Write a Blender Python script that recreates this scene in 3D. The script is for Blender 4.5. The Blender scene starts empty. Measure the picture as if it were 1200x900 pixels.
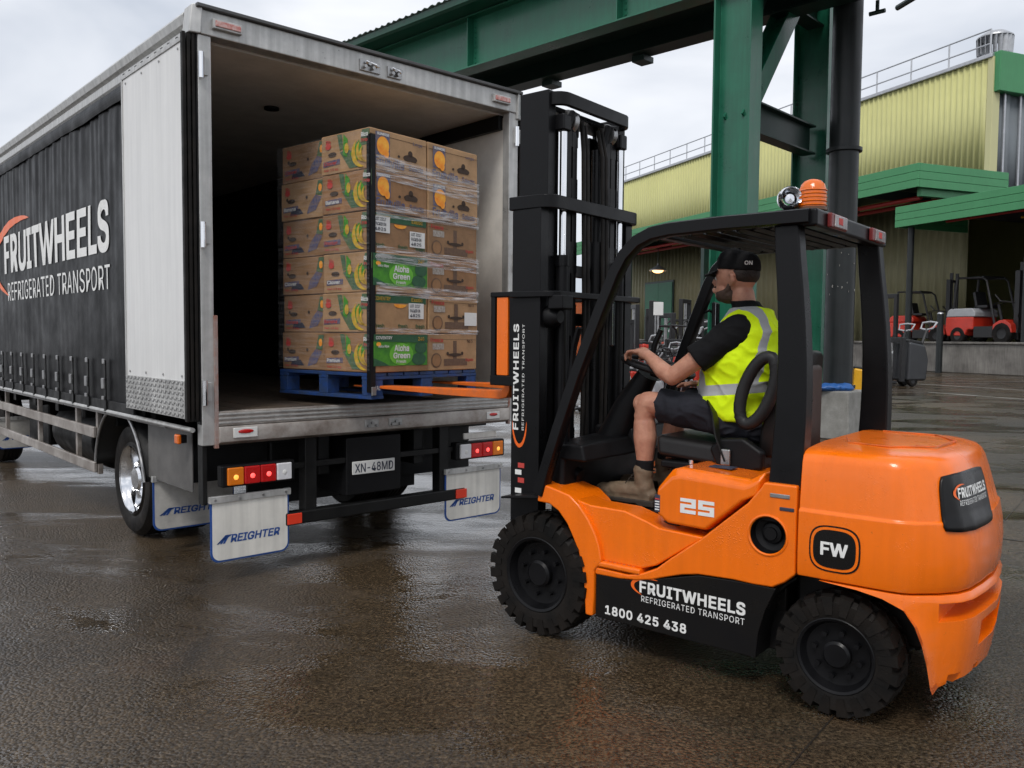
import bpy, bmesh, math, random
from mathutils import Vector as V, Matrix as Mx, noise as NZ
random.seed(7)
scene = bpy.context.scene
COL = scene.collection
R = math.radians
pi = math.pi

# ---------------------------------------------------------------- camera
cam_data = bpy.data.cameras.new('camera')
cam_data.sensor_width = 36.0
cam_data.lens = 36.0 * 982.0 / 1200.0
cam_data.clip_start = 0.05
cam_data.clip_end = 2000.0
cam = bpy.data.objects.new('camera', cam_data)
COL.objects.link(cam)
cam.matrix_world = Mx(((0.999967, -0.008097, 0.0, 0.0),
                       (0.000443, 0.054678, -0.998504, 0.0),
                       (0.008085, 0.998471, 0.054679, 1.62),
                       (0, 0, 0, 1)))
scene.camera = cam

# ---------------------------------------------------------------- world: overcast sky
world = bpy.data.worlds.new('World')
scene.world = world
world.use_nodes = True
wn = world.node_tree
wn.nodes.clear()
def WN(t, **k):
    n = wn.nodes.new(t)
    for a, b in k.items(): setattr(n, a, b)
    return n
SUN_EL, SUN_AZ = 52.0, 200.0
sky = WN('ShaderNodeTexSky', sky_type='NISHITA', sun_disc=False)
sky.sun_elevation = R(SUN_EL); sky.sun_rotation = R(SUN_AZ)
sky.air_density = 1.0; sky.dust_density = 3.0
skyscale = WN('ShaderNodeVectorMath', operation='SCALE'); skyscale.inputs['Scale'].default_value = 0.10
wn.links.new(sky.outputs[0], skyscale.inputs[0])
tc = WN('ShaderNodeTexCoord')
mp = WN('ShaderNodeMapping'); mp.inputs['Scale'].default_value = (1.0, 1.0, 2.6)
wn.links.new(tc.outputs['Generated'], mp.inputs[0])
nz1 = WN('ShaderNodeTexNoise'); nz1.inputs['Scale'].default_value = 2.1; nz1.inputs['Detail'].default_value = 5; nz1.inputs['Roughness'].default_value = 0.5; nz1.inputs['Distortion'].default_value = 0.35
wn.links.new(mp.outputs[0], nz1.inputs[0])
rp = WN('ShaderNodeValToRGB')
rp.color_ramp.elements[0].position = 0.32; rp.color_ramp.elements[0].color = (0.46, 0.50, 0.57, 1)
rp.color_ramp.elements[1].position = 0.68; rp.color_ramp.elements[1].color = (0.84, 0.85, 0.88, 1)
wn.links.new(nz1.outputs[0], rp.inputs[0])
mxs = WN('ShaderNodeMix', data_type='RGBA'); mxs.inputs[0].default_value = 0.93
wn.links.new(skyscale.outputs[0], mxs.inputs[6]); wn.links.new(rp.outputs[0], mxs.inputs[7])
bg = WN('ShaderNodeBackground'); bg.inputs['Strength'].default_value = 1.0
wo = WN('ShaderNodeOutputWorld')
wn.links.new(mxs.outputs[2], bg.inputs[0]); wn.links.new(bg.outputs[0], wo.inputs[0])

sun_data = bpy.data.lights.new('sun', 'SUN'); sun_data.energy = 1.3; sun_data.angle = R(16); sun_data.color = (1.0, 0.97, 0.93)
sun = bpy.data.objects.new('sun', sun_data); COL.objects.link(sun)
az = R(SUN_AZ); el = R(SUN_EL)
sdir = V((math.sin(az) * math.cos(el), math.cos(az) * math.cos(el), math.sin(el)))
sun.rotation_euler = sdir.to_track_quat('Z', 'Y').to_euler()
scene.view_settings.view_transform = 'Standard'
scene.view_settings.look = 'None'
scene.view_settings.exposure = 0.42
scene.view_settings.gamma = 1.0
scene.cycles.max_bounces = 6; scene.cycles.diffuse_bounces = 3; scene.cycles.glossy_bounces = 3; scene.cycles.transparent_max_bounces = 8
scene.cycles.use_adaptive_sampling = True; scene.cycles.adaptive_threshold = 0.025

# ---------------------------------------------------------------- materials
MATS = {}
def mat(name, col, rough=0.5, metal=0.0, var=0.0, vs=6.0, bump=0.0, bs=60.0, coat=0.0, rv=0.0, emit=None, es=1.0, alpha=1.0, trans=0.0, col2=None, streak=0.0, spec=0.5):
    """principled material with procedural colour variation, roughness variation, relief and vertical dirt streaks"""
    if name in MATS: return MATS[name]
    m = bpy.data.materials.new(name); m.use_nodes = True
    nt = m.node_tree; P = nt.nodes['Principled BSDF']; L = nt.links.new
    P.inputs['Base Color'].default_value = (*col, 1); P.inputs['Roughness'].default_value = rough
    P.inputs['Metallic'].default_value = metal; P.inputs['Coat Weight'].default_value = coat
    P.inputs['Coat Roughness'].default_value = 0.08
    P.inputs['Alpha'].default_value = alpha; P.inputs['Transmission Weight'].default_value = trans
    P.inputs['Specular IOR Level'].default_value = spec
    if emit: P.inputs['Emission Color'].default_value = (*emit, 1); P.inputs['Emission Strength'].default_value = es
    t = nt.nodes.new('ShaderNodeTexCoord')
    out = None
    if var > 0 or col2:
        n = nt.nodes.new('ShaderNodeTexNoise'); n.inputs['Scale'].default_value = vs; n.inputs['Detail'].default_value = 6; n.inputs['Roughness'].default_value = 0.65
        L(t.outputs['Object'], n.inputs[0])
        r = nt.nodes.new('ShaderNodeValToRGB'); r.color_ramp.elements[0].position = 0.32; r.color_ramp.elements[1].position = 0.68
        c2 = col2 if col2 else tuple(c * (1 - var) for c in col)
        r.color_ramp.elements[0].color = (*c2, 1); r.color_ramp.elements[1].color = (*col, 1)
        L(n.outputs[0], r.inputs[0]); out = r.outputs[0]
        if rv > 0:
            q = nt.nodes.new('ShaderNodeMapRange'); q.inputs['To Min'].default_value = max(0.02, rough - rv); q.inputs['To Max'].default_value = min(1, rough + rv)
            q.inputs['From Min'].default_value = 0.3; q.inputs['From Max'].default_value = 0.7
            L(n.outputs[0], q.inputs[0]); L(q.outputs[0], P.inputs['Roughness'])
    if streak > 0:
        mpn = nt.nodes.new('ShaderNodeMapping'); mpn.inputs['Scale'].default_value = (14, 14, 0.7); L(t.outputs['Object'], mpn.inputs[0])
        n2 = nt.nodes.new('ShaderNodeTexNoise'); n2.inputs['Scale'].default_value = 1.6; n2.inputs['Detail'].default_value = 5; L(mpn.outputs[0], n2.inputs[0])
        r2 = nt.nodes.new('ShaderNodeMapRange'); r2.inputs['From Min'].default_value = 0.35; r2.inputs['From Max'].default_value = 0.75; r2.inputs['To Min'].default_value = 1.0; r2.inputs['To Max'].default_value = 1 - streak
        L(n2.outputs[0], r2.inputs[0])
        mm = nt.nodes.new('ShaderNodeVectorMath'); mm.operation = 'SCALE'
        if out: L(out, mm.inputs[0])
        else: mm.inputs[0].default_value = col
        L(r2.outputs[0], mm.inputs['Scale']); out = mm.outputs[0]
    if out: L(out, P.inputs['Base Color'])
    if bump > 0:
        n3 = nt.nodes.new('ShaderNodeTexNoise'); n3.inputs['Scale'].default_value = bs; n3.inputs['Detail'].default_value = 4; L(t.outputs['Object'], n3.inputs[0])
        b = nt.nodes.new('ShaderNodeBump'); b.inputs['Strength'].default_value = bump; b.inputs['Distance'].default_value = 0.01
        L(n3.outputs[0], b.inputs['Height']); L(b.outputs[0], P.inputs['Normal'])
    MATS[name] = m
    return m

ORANGE = (0.94, 0.175, 0.002)
m_orange = mat('orange_paint', ORANGE, 0.26, var=0.10, vs=2.2, coat=0.45, rv=0.10, bump=0.025, bs=160, spec=0.3, streak=0.10)
def droplets(m, strength=0.5, scale=85.0):
    # beads of rain standing on the paint
    nt = m.node_tree; P = nt.nodes['Principled BSDF']; L = nt.links.new
    t = nt.nodes.new('ShaderNodeTexCoord'); v = nt.nodes.new('ShaderNodeTexVoronoi'); v.inputs['Scale'].default_value = scale; L(t.outputs['Object'], v.inputs[0])
    n = nt.nodes.new('ShaderNodeTexNoise'); n.inputs['Scale'].default_value = 5.0; n.inputs['Detail'].default_value = 3; L(t.outputs['Object'], n.inputs[0])
    r = nt.nodes.new('ShaderNodeMapRange'); r.inputs['From Min'].default_value = 0.0; r.inputs['To Min'].default_value = 1.0; r.inputs['To Max'].default_value = 0.0
    k = nt.nodes.new('ShaderNodeMapRange'); k.inputs['From Min'].default_value = 0.45; k.inputs['From Max'].default_value = 0.7; k.inputs['To Min'].default_value = 0.05; k.inputs['To Max'].default_value = 0.42; L(n.outputs[0], k.inputs[0])
    L(v.outputs['Distance'], r.inputs[0]); L(k.outputs[0], r.inputs['From Max'])
    b = nt.nodes.new('ShaderNodeBump'); b.inputs['Strength'].default_value = strength; b.inputs['Distance'].default_value = 0.004; L(r.outputs[0], b.inputs['Height'])
    if P.inputs['Normal'].links: L(P.inputs['Normal'].links[0].from_socket, b.inputs['Normal'])
    L(b.outputs[0], P.inputs['Normal']); L(b.outputs[0], P.inputs['Coat Normal'])
def grime(m, amount=0.55):
    # thin road film and small dark scuffs scattered over the paint
    nt = m.node_tree; P = nt.nodes['Principled BSDF']; L = nt.links.new
    src = P.inputs['Base Color'].links[0].from_socket
    t = nt.nodes.new('ShaderNodeTexCoord')
    def nz(sc, det, lo, hi, top):
        n = nt.nodes.new('ShaderNodeTexNoise'); n.inputs['Scale'].default_value = sc; n.inputs['Detail'].default_value = det; n.inputs['Roughness'].default_value = 0.72; L(t.outputs['Object'], n.inputs[0])
        r = nt.nodes.new('ShaderNodeMapRange'); r.inputs['From Min'].default_value = lo; r.inputs['From Max'].default_value = hi; r.inputs['To Max'].default_value = top; L(n.outputs[0], r.inputs[0]); return r.outputs[0]
    mx = nt.nodes.new('ShaderNodeMix'); mx.data_type = 'RGBA'; L(nz(4.5, 8, 0.52, 0.72, 0.16*amount), mx.inputs[0]); L(src, mx.inputs[6]); mx.inputs[7].default_value = (0.16, 0.10, 0.06, 1)
    m2 = nt.nodes.new('ShaderNodeMix'); m2.data_type = 'RGBA'; L(nz(38, 6, 0.66, 0.72, 0.8*amount), m2.inputs[0]); L(mx.outputs[2], m2.inputs[6]); m2.inputs[7].default_value = (0.06, 0.035, 0.022, 1)
    L(m2.outputs[2], P.inputs['Base Color'])
grime(m_orange)
droplets(m_orange, 0.5, 110.0)
m_fork = mat('fork_paint', (0.82, 0.15, 0.004), 0.42, vs=11, col2=(0.55, 0.13, 0.03), rv=0.12, bump=0.1, bs=60)
m_orange_worn = mat('orange_paint_worn', (0.75, 0.14, 0.01), 0.45, var=0.0, vs=14, col2=(0.45, 0.12, 0.03), rv=0.15)
m_black = mat('black_paint', (0.006, 0.006, 0.007), 0.34, spec=0.2, var=0.4, vs=5, rv=0.1, bump=0.03, bs=150)
m_skirt = mat('black_skirt_paint', (0.003, 0.003, 0.004), 0.3, spec=0.25, col2=(0.009, 0.008, 0.007), vs=3, rv=0.12)
m_blackplastic = mat('black_plastic', (0.007, 0.007, 0.008), 0.45, spec=0.2, var=0.4, vs=9, rv=0.1, bump=0.1, bs=300)
m_rubber = mat('rubber', (0.0045, 0.0045, 0.0045), 0.5, spec=0.16, col2=(0.016, 0.013, 0.011), vs=7, rv=0.15, bump=0.15, bs=120)
m_seat = mat('seat_vinyl', (0.011, 0.010, 0.010), 0.38, spec=0.35, var=0.3, vs=8, bump=0.08, bs=220)
m_white = mat('white_lettering', (0.80, 0.80, 0.78), 0.4, var=0.08, vs=12)
m_orange_mark = mat('orange_mark', (0.82, 0.13, 0.01), 0.4)
m_chrome = mat('chrome', (0.85, 0.86, 0.88), 0.10, 1.0, var=0.1, vs=9, rv=0.05)
m_steel = mat('steel', (0.42, 0.42, 0.42), 0.38, 0.9, var=0.3, vs=12, rv=0.15)
m_alu = mat('aluminium', (0.60, 0.60, 0.585), 0.40, 0.35, var=0.3, vs=7, rv=0.14, streak=0.35, bump=0.05, bs=60)
m_alu_dirty = mat('dirty_aluminium', (0.50, 0.47, 0.44), 0.45, 0.4, vs=5, col2=(0.20, 0.165, 0.14), rv=0.15, bump=0.08, bs=40)
m_rust = mat('rusty_edge', (0.30, 0.13, 0.09), 0.6, 0.2, vs=9, col2=(0.36, 0.34, 0.33), rv=0.1)
m_curtain = mat('black_curtain', (0.005, 0.005, 0.006), 0.42, spec=0.13, vs=3, var=0.35, rv=0.10, streak=0.3, bump=0.12, bs=30)
m_whitepanel = mat('white_panel', (0.74, 0.74, 0.73), 0.38, var=0.07, vs=5, streak=0.12, rv=0.08)
m_cream = mat('cream_lining', (0.80, 0.77, 0.71), 0.5, var=0.2, vs=4)
m_darkchassis = mat('chassis_black', (0.007, 0.007, 0.007), 0.5, spec=0.3, var=0.5, vs=6, rv=0.15, bump=0.1, bs=40)
m_decking = mat('truck_decking', (0.10, 0.075, 0.055), 0.55, var=0.5, vs=8, bump=0.2, bs=30)
m_flap = mat('flap_white', (0.80, 0.78, 0.72), 0.5, var=0.16, vs=5, streak=0.2)
m_flap_grey = mat('flap_grimy', (0.62, 0.60, 0.56), 0.5, var=0.35, vs=6)
m_blue_mark = mat('blue_mark', (0.015, 0.07, 0.28), 0.45)
m_red_lens = mat('red_lens', (0.5, 0.01, 0.01), 0.15, coat=0.5, bump=0.25, bs=90)
m_red_lit = mat('red_lens_lit', (0.32, 0.006, 0.006), 0.2, emit=(1.0, 0.02, 0.02), es=0.07, bump=0.3, bs=90)
m_amber = mat('amber_lens', (0.72, 0.14, 0.004), 0.15, coat=0.3, bump=0.2, bs=80)
m_amber_lit = mat('amber_lens_lit', (0.60, 0.15, 0.006), 0.2, emit=(1.0, 0.25, 0.02), es=0.05, bump=0.3, bs=90)
m_clear = mat('clear_lens', (0.70, 0.70, 0.72), 0.12, coat=0.6, bump=0.2, bs=80)
m_reflect_red = mat('red_reflector', (0.75, 0.05, 0.02), 0.35)
m_plate = mat('plate_white', (0.72, 0.72, 0.70), 0.4, var=0.08, vs=20)
m_blue_pallet = mat('blue_pallet_paint', (0.008, 0.05, 0.21), 0.6, vs=14, col2=(0.022, 0.042, 0.09), bump=0.3, bs=50)
m_card = mat('cardboard', (0.37, 0.195, 0.088), 0.7, var=0.38, vs=5, bump=0.35, bs=14, streak=0.15)
m_card_in = mat('cardboard_dark', (0.05, 0.03, 0.02), 0.8)
m_green_paint = mat('green_steel', (0.014, 0.15, 0.085), 0.34, var=0.3, vs=1.5, rv=0.1, streak=0.2, coat=0.1)
m_green_fascia = mat('green_fascia', (0.055, 0.27, 0.105), 0.45, var=0.12, vs=0.8, streak=0.12)
m_grey_pipe = mat('grey_pipe', (0.022, 0.026, 0.027), 0.4, spec=0.35, var=0.35, vs=3, rv=0.1, streak=0.3)
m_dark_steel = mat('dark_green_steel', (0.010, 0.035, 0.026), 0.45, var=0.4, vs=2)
m_concrete = mat('concrete', (0.30, 0.295, 0.275), 0.75, vs=3.5, col2=(0.17, 0.165, 0.15), bump=0.25, bs=30)
m_concrete_wet = mat('concrete_wet', (0.25, 0.235, 0.21), 0.5, vs=0.7, col2=(0.10, 0.09, 0.08), bump=0.2, bs=8, streak=0.4)
m_yellow_wall = mat('yellow_cladding', (0.56, 0.55, 0.235), 0.55, var=0.10, vs=0.35, streak=0.10)
m_grey_clad = mat('grey_cladding', (0.17, 0.19, 0.205), 0.5, var=0.2, vs=0.6)
m_galv = mat('galvanised', (0.50, 0.51, 0.53), 0.4, 0.7, var=0.2, vs=4)
m_red_machine = mat('red_machine_paint', (0.58, 0.035, 0.016), 0.38, var=0.2, vs=3, coat=0.2)
m_redorange_machine = mat('orange_red_machine_paint', (0.62, 0.075, 0.015), 0.4, var=0.2, vs=3, coat=0.2)
m_grey_machine = mat('grey_machine_paint', (0.42, 0.43, 0.45), 0.4, var=0.2, vs=4)
m_yellow_machine = mat('yellow_machine_paint', (0.72, 0.38, 0.01), 0.4, var=0.15, vs=4)
m_darkvoid = mat('dark_shade_backing', (0.02, 0.022, 0.022), 0.8, var=0.3, vs=1)  # near-black colour paints in the deep shade of the open bay and shed
m_redpipe = mat('red_pipe', (0.42, 0.02, 0.015), 0.45)
m_blue_tarp = mat('blue_tarp', (0.02, 0.11, 0.36), 0.45, var=0.3, vs=8)
m_paper = mat('paper_sticker', (0.74, 0.74, 0.72), 0.6, var=0.05, vs=30)
m_ink = mat('dark_ink', (0.03, 0.035, 0.06), 0.6)
m_glass = mat('mirror_glass', (0.45, 0.47, 0.48), 0.06, 1.0)

# ---------------------------------------------------------------- mesh builder
class B:
    def __init__(s): s.bm = bmesh.new()
    def _add(s, vs, fs):
        v = [s.bm.verts.new(p) for p in vs]
        for f in fs:
            try: s.bm.faces.new([v[i] for i in f])
            except ValueError: pass
        return v
    def box(s, lo, hi, M=None):
        (a, b, c), (d, e, f) = lo, hi
        p = [V(q) for q in ((a,b,c),(d,b,c),(d,e,c),(a,e,c),(a,b,f),(d,b,f),(d,e,f),(a,e,f))]
        if M is not None: p = [M @ q for q in p]
        s._add(p, [(0,3,2,1),(4,5,6,7),(0,1,5,4),(1,2,6,5),(2,3,7,6),(3,0,4,7)]); return s
    def cbox(s, c, size, M=None):
        h = V(size) / 2; c = V(c)
        if M is None: return s.box(c - h, c + h)
        return s.box(-h, h, Mx.Translation(c) @ M)
    def hexa(s, p):
        s._add([V(q) for q in p], [(0,3,2,1),(4,5,6,7),(0,1,5,4),(1,2,6,5),(2,3,7,6),(3,0,4,7)]); return s
    def loft(s, rings, cap=True, closed=False):
        n = len(rings[0]); vs = [q for r in rings for q in r]; k = len(rings); fs = []
        for i in range(k if closed else k - 1):
            for j in range(n):
                fs.append((i*n+j, i*n+(j+1)%n, ((i+1)%k)*n+(j+1)%n, ((i+1)%k)*n+j))
        if cap and not closed: fs += [tuple(range(n-1,-1,-1)), tuple(range((k-1)*n, k*n))]
        s._add(vs, fs); return s
    def cyl(s, p0, p1, r0, r1=None, n=16):
        r1 = r0 if r1 is None else r1
        p0, p1 = V(p0), V(p1); d = (p1 - p0).normalized(); u = d.orthogonal().normalized(); w = d.cross(u)
        return s.loft([[p + (u*math.cos(2*pi*i/n) + w*math.sin(2*pi*i/n))*r for i in range(n)] for p, r in ((p0, r0), (p1, r1))])
    def sweep(s, pts, sec, up=(0,0,1), closed=False, scales=None):
        """sweep a 2-D section [(side, up)] along points"""
        pts = [V(p) for p in pts]; up = V(up); rings = []; k = len(pts)
        for i, p in enumerate(pts):
            a = pts[i-1] if (i or closed) else p; b = pts[(i+1) % k] if (i < k-1 or closed) else p
            d = (b - a).normalized(); sd = d.cross(up)
            if sd.length < 1e-4: sd = d.orthogonal()
            sd.normalize(); u = sd.cross(d).normalized(); sc = scales[i] if scales else 1
            rings.append([p + sd*x*sc + u*y*sc for x, y in sec])
        return s.loft(rings, True, closed)
    def tube(s, pts, r, n=8, closed=False, up=(0.13,0.21,0.97)):
        rr = r if isinstance(r, (list, tuple)) else None
        sec = [(math.cos(2*pi*i/n), math.sin(2*pi*i/n)) for i in range(n)]
        return s.sweep(pts, sec, up, closed, rr if rr else [r]*len(pts))
    def prism(s, ol, a, b, ax='y'):
        """extrude a 2-D outline from a to b; ax y: (x,z), x: (y,z), z: (x,y)"""
        f = {'y': lambda p, t: V((p[0], t, p[1])), 'x': lambda p, t: V((t, p[0], p[1])), 'z': lambda p, t: V((p[0], p[1], t))}[ax]
        n = len(ol); vs = [f(p, a) for p in ol] + [f(p, b) for p in ol]
        s._add(vs, [tuple(range(n)), tuple(range(2*n-1, n-1, -1))] + [(i, i+n, (i+1)%n+n, (i+1)%n) for i in range(n)]); return s
    def lathe(s, prof, o=(0,0,0), axis=(0,0,1), n=32, a0=0, a1=2*pi):
        o = V(o); ax = V(axis).normalized(); u = ax.orthogonal().normalized(); w = ax.cross(u)
        full = abs(a1 - a0 - 2*pi) < 1e-6; m = n if full else n + 1
        rings = [[o + ax*h + (u*math.cos(a0+(a1-a0)*i/n) + w*math.sin(a0+(a1-a0)*i/n))*r for r, h in prof] for i in range(m)]
        k = len(prof); vs = [q for r in rings for q in r]; fs = []
        for i in range(n if full else n):
            for j in range(k-1): fs.append((i*k+j, ((i+1)%m)*k+j, ((i+1)%m)*k+j+1, i*k+j+1))
        s._add(vs, fs); return s
    def ball(s, c, r, nu=16, nv=10, M=None):
        r = (r, r, r) if not isinstance(r, (tuple, list)) else r
        vs = []; fs = []; c = V(c)
        for i in range(nv+1):
            th = pi*i/nv
            for j in range(nu):
                ph = 2*pi*j/nu; q = V((r[0]*math.sin(th)*math.cos(ph), r[1]*math.sin(th)*math.sin(ph), r[2]*math.cos(th)))
                vs.append(c + (M @ q if M is not None else q))
        for i in range(nv):
            for j in range(nu): fs.append((i*nu+j, (i+1)*nu+j, (i+1)*nu+(j+1)%nu, i*nu+(j+1)%nu))
        s._add(vs, fs); bmesh.ops.remove_doubles(s.bm, verts=s.bm.verts, dist=1e-6); return s
    def grid(s, fn, nu, nv):
        vs = [fn(i/nu, j/nv) for j in range(nv+1) for i in range(nu+1)]
        s._add(vs, [(j*(nu+1)+i, j*(nu+1)+i+1, (j+1)*(nu+1)+i+1, (j+1)*(nu+1)+i) for j in range(nv) for i in range(nu)]); return s
    def mesh(s, name, sharp=35, fix=True):
        if fix: bmesh.ops.recalc_face_normals(s.bm, faces=s.bm.faces)
        me = bpy.data.meshes.new(name); s.bm.to_mesh(me); s.bm.free()
        if sharp is not None:
            me.shade_smooth(); me.set_sharp_from_angle(angle=R(sharp))
        return me
    def done(s, name, m, parent=None, bevel=0, seg=2, sharp=35, label=None, fix=True):
        me = s.mesh(name, sharp, fix)
        return link(name, me, m, parent, bevel, seg, label)

def link(name, me, m, parent=None, bevel=0, seg=2, label=None):
    o = bpy.data.objects.new(name, me); COL.objects.link(o)
    if m is not None and not me.materials: me.materials.append(m)
    if parent: o.parent = parent
    if bevel:
        b = o.modifiers.new('bevel', 'BEVEL'); b.width = bevel; b.segments = seg; b.limit_method = 'ANGLE'; b.angle_limit = R(32); b.harden_normals = True
    if label: o['label'] = label
    return o
def thing(name, label, cat, loc=(0,0,0), rz=0, group=None):
    o = bpy.data.objects.new(name, None); COL.objects.link(o); o.location = loc; o.rotation_euler = (0,0,rz)
    o['label'] = label; o['category'] = cat
    if group: o['group'] = group
    o.empty_display_size = 0.2
    return o
def tag(o, label, cat, group=None):
    o['label'] = label; o['category'] = cat
    if group: o['group'] = group
    return o
def structure(o): o['kind'] = 'structure'; return o
def bake(o, *mods):
    """apply modifiers of o and return its mesh"""
    dg = bpy.context.evaluated_depsgraph_get(); dg.update()
    me = bpy.data.meshes.new_from_object(o.evaluated_get(dg)); return me
def voxel(b, name, m, parent, size=0.008, smooth=6, label=None, push=None):
    """merge overlapping volumes into one continuous smooth surface"""
    bmesh.ops.recalc_face_normals(b.bm, faces=b.bm.faces)
    me = bpy.data.meshes.new(name); b.bm.to_mesh(me); b.bm.free()
    o = bpy.data.objects.new(name, me); COL.objects.link(o)
    r = o.modifiers.new('r', 'REMESH'); r.mode = 'VOXEL'; r.voxel_size = size
    if smooth:
        sm = o.modifiers.new('s', 'SMOOTH'); sm.factor = 0.5; sm.iterations = smooth
    m2 = bake(o); bpy.data.objects.remove(o); bpy.data.meshes.remove(me); m2.name = name
    if push:
        for v in m2.vertices: v.co = push(v.co.copy())
    m2.shade_smooth()
    return link(name, m2, m, parent, label=label)
def cut(o, cutters):
    """boolean-difference simple cutter builders out of o"""
    for cb in cutters:
        bmesh.ops.recalc_face_normals(cb.bm, faces=cb.bm.faces)
        me = bpy.data.meshes.new('c'); cb.bm.to_mesh(me); cb.bm.free()
        co = bpy.data.objects.new('c', me); COL.objects.link(co); co.parent = o.parent
        md = o.modifiers.new('b', 'BOOLEAN'); md.operation = 'DIFFERENCE'; md.object = co; md.solver = 'EXACT'
        m2 = bake(o); o.modifiers.clear(); o.data = m2
        bpy.data.objects.remove(co)
    o.data.shade_smooth(); o.data.set_sharp_from_angle(angle=R(35))
    return o

# lettering: text -> flat mesh fitted to a box w x h, mapped by fn(u,v)->point
import os
FONT = None
try:
    FONT = bpy.data.fonts.load(os.path.join(bpy.utils.system_resource('DATAFILES', path='fonts'), 'Inter.woff2'))
except Exception: FONT = None
def text_raw(txt, bold=0.0, space=1.0):
    cu = bpy.data.curves.new('t', 'FONT'); cu.body = txt; cu.offset = bold; cu.space_character = space; cu.resolution_u = 3; cu.fill_mode = 'FRONT'
    if FONT: cu.font = FONT
    o = bpy.data.objects.new('t', cu); COL.objects.link(o)
    me = bake(o); bpy.data.objects.remove(o); bpy.data.curves.remove(cu)
    return me
def letter(name, txt, m, parent, fn, w, h, bold=0.02, space=1.0, sub=0, italic=0.0, label=None):
    """heavier weights are built from slightly shifted layers 0.12 mm apart"""
    base = text_raw(txt, 0.0, space)
    if sub:
        bm = bmesh.new(); bm.from_mesh(base); bmesh.ops.triangulate(bm, faces=bm.faces)
        for _ in range(sub):
            le = [e for e in bm.edges if e.calc_length() > 0.12]
            if le: bmesh.ops.subdivide_edges(bm, edges=le, cuts=1); bmesh.ops.triangulate(bm, faces=bm.faces)
        bm.to_mesh(base); bm.free()
    k = bold*0.75
    shifts = [(0, 0)] if k < 0.006 else [(-k, -k), (k, -k), (-k, k), (k, k), (0, 0)]
    co = [v.co.copy() for v in base.vertices]; fs = [tuple(p.vertices) for p in base.polygons]
    bpy.data.meshes.remove(base)
    x0, x1 = min(c.x for c in co) - k, max(c.x for c in co) + k
    y0, y1 = min(c.y for c in co) - k, max(c.y for c in co) + k
    vs = []; ff = []; n = len(co); e = 1e-3
    for i, (sx, sy) in enumerate(shifts):
        for c in co:
            u = (c.x + sx - x0)/(x1 - x0)*w; v = (c.y + sy - y0)/(y1 - y0)*h; u += italic*v
            p = fn(u, v)
            if i: p = p + (fn(u + e, v) - p).cross(fn(u, v + e) - p).normalized()*0.00012*i
            vs.append(p)
        ff += [tuple(q + i*n for q in f) for f in fs]
    me = bpy.data.meshes.new(name); me.from_pydata(vs, [], ff)
    return link(name, me, m, parent, label=label)
def plane_fn(o, ux, vx):
    o, ux, vx = V(o), V(ux), V(vx)
    return lambda u, v: o + ux*u + vx*v
def flat(name, pts2, m, parent, fn, label=None, sub=0):
    """flat printed shape from 2-D outline"""
    b = B(); b._add([fn(*p) for p in pts2], [tuple(range(len(pts2)))])
    if sub:
        bmesh.ops.triangulate(b.bm, faces=b.bm.faces)
    return b.done(name, m, parent, sharp=None, label=label, fix=False)
def crescent(cx, cy, rx, ry, t=0.22, a0=35, a1=265, n=28):
    """open swoosh round the first letter: thin at both ends"""
    out = []; inn = []
    for i in range(n+1):
        f = i/n; a = R(a0 + (a1-a0)*f); k = t*math.sin(pi*f)**0.7
        out.append((cx + rx*math.cos(a), cy + ry*math.sin(a)))
        inn.append((cx + (rx - ry*k)*math.cos(a) , cy + ry*(1-k*0.75)*math.sin(a)))
    return out, inn
def swoosh(m, parent, fn, cx, cy, rx, ry, t=0.3, a0=40, a1=290):
    out, inn = crescent(cx, cy, rx, ry, t, a0, a1)
    b = B(); n = len(out)
    b._add([fn(*p) for p in out] + [fn(*p) for p in inn], [(i, i+1, n+i+1, n+i) for i in range(n-1)])
    return b.done('swoosh', m, parent, sharp=None, fix=False)
def logo(parent, fn, w, h, sub=0, m=None, split=0.62, rx=None):
    """FRUITWHEELS / REFRIGERATED TRANSPORT with orange swoosh in a w x h box; origin lower left of the second line"""
    m = m or m_white
    letter('lettering', 'FRUITWHEELS', m, parent, lambda u, v: fn(u, v + h*(1-split)), w, h*split*0.86, 0.035, 1.06, sub)
    letter('lettering', 'REFRIGERATED TRANSPORT', m, parent, lambda u, v: fn(u + w*0.02, v), w*0.975, h*(1-split)*0.72, 0.004, 1.1, sub)
    swoosh(m_orange_mark, parent, fn, w*0.10, h*0.68, (rx or w*0.19), h*0.42, 0.42, 62, 248)

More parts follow.
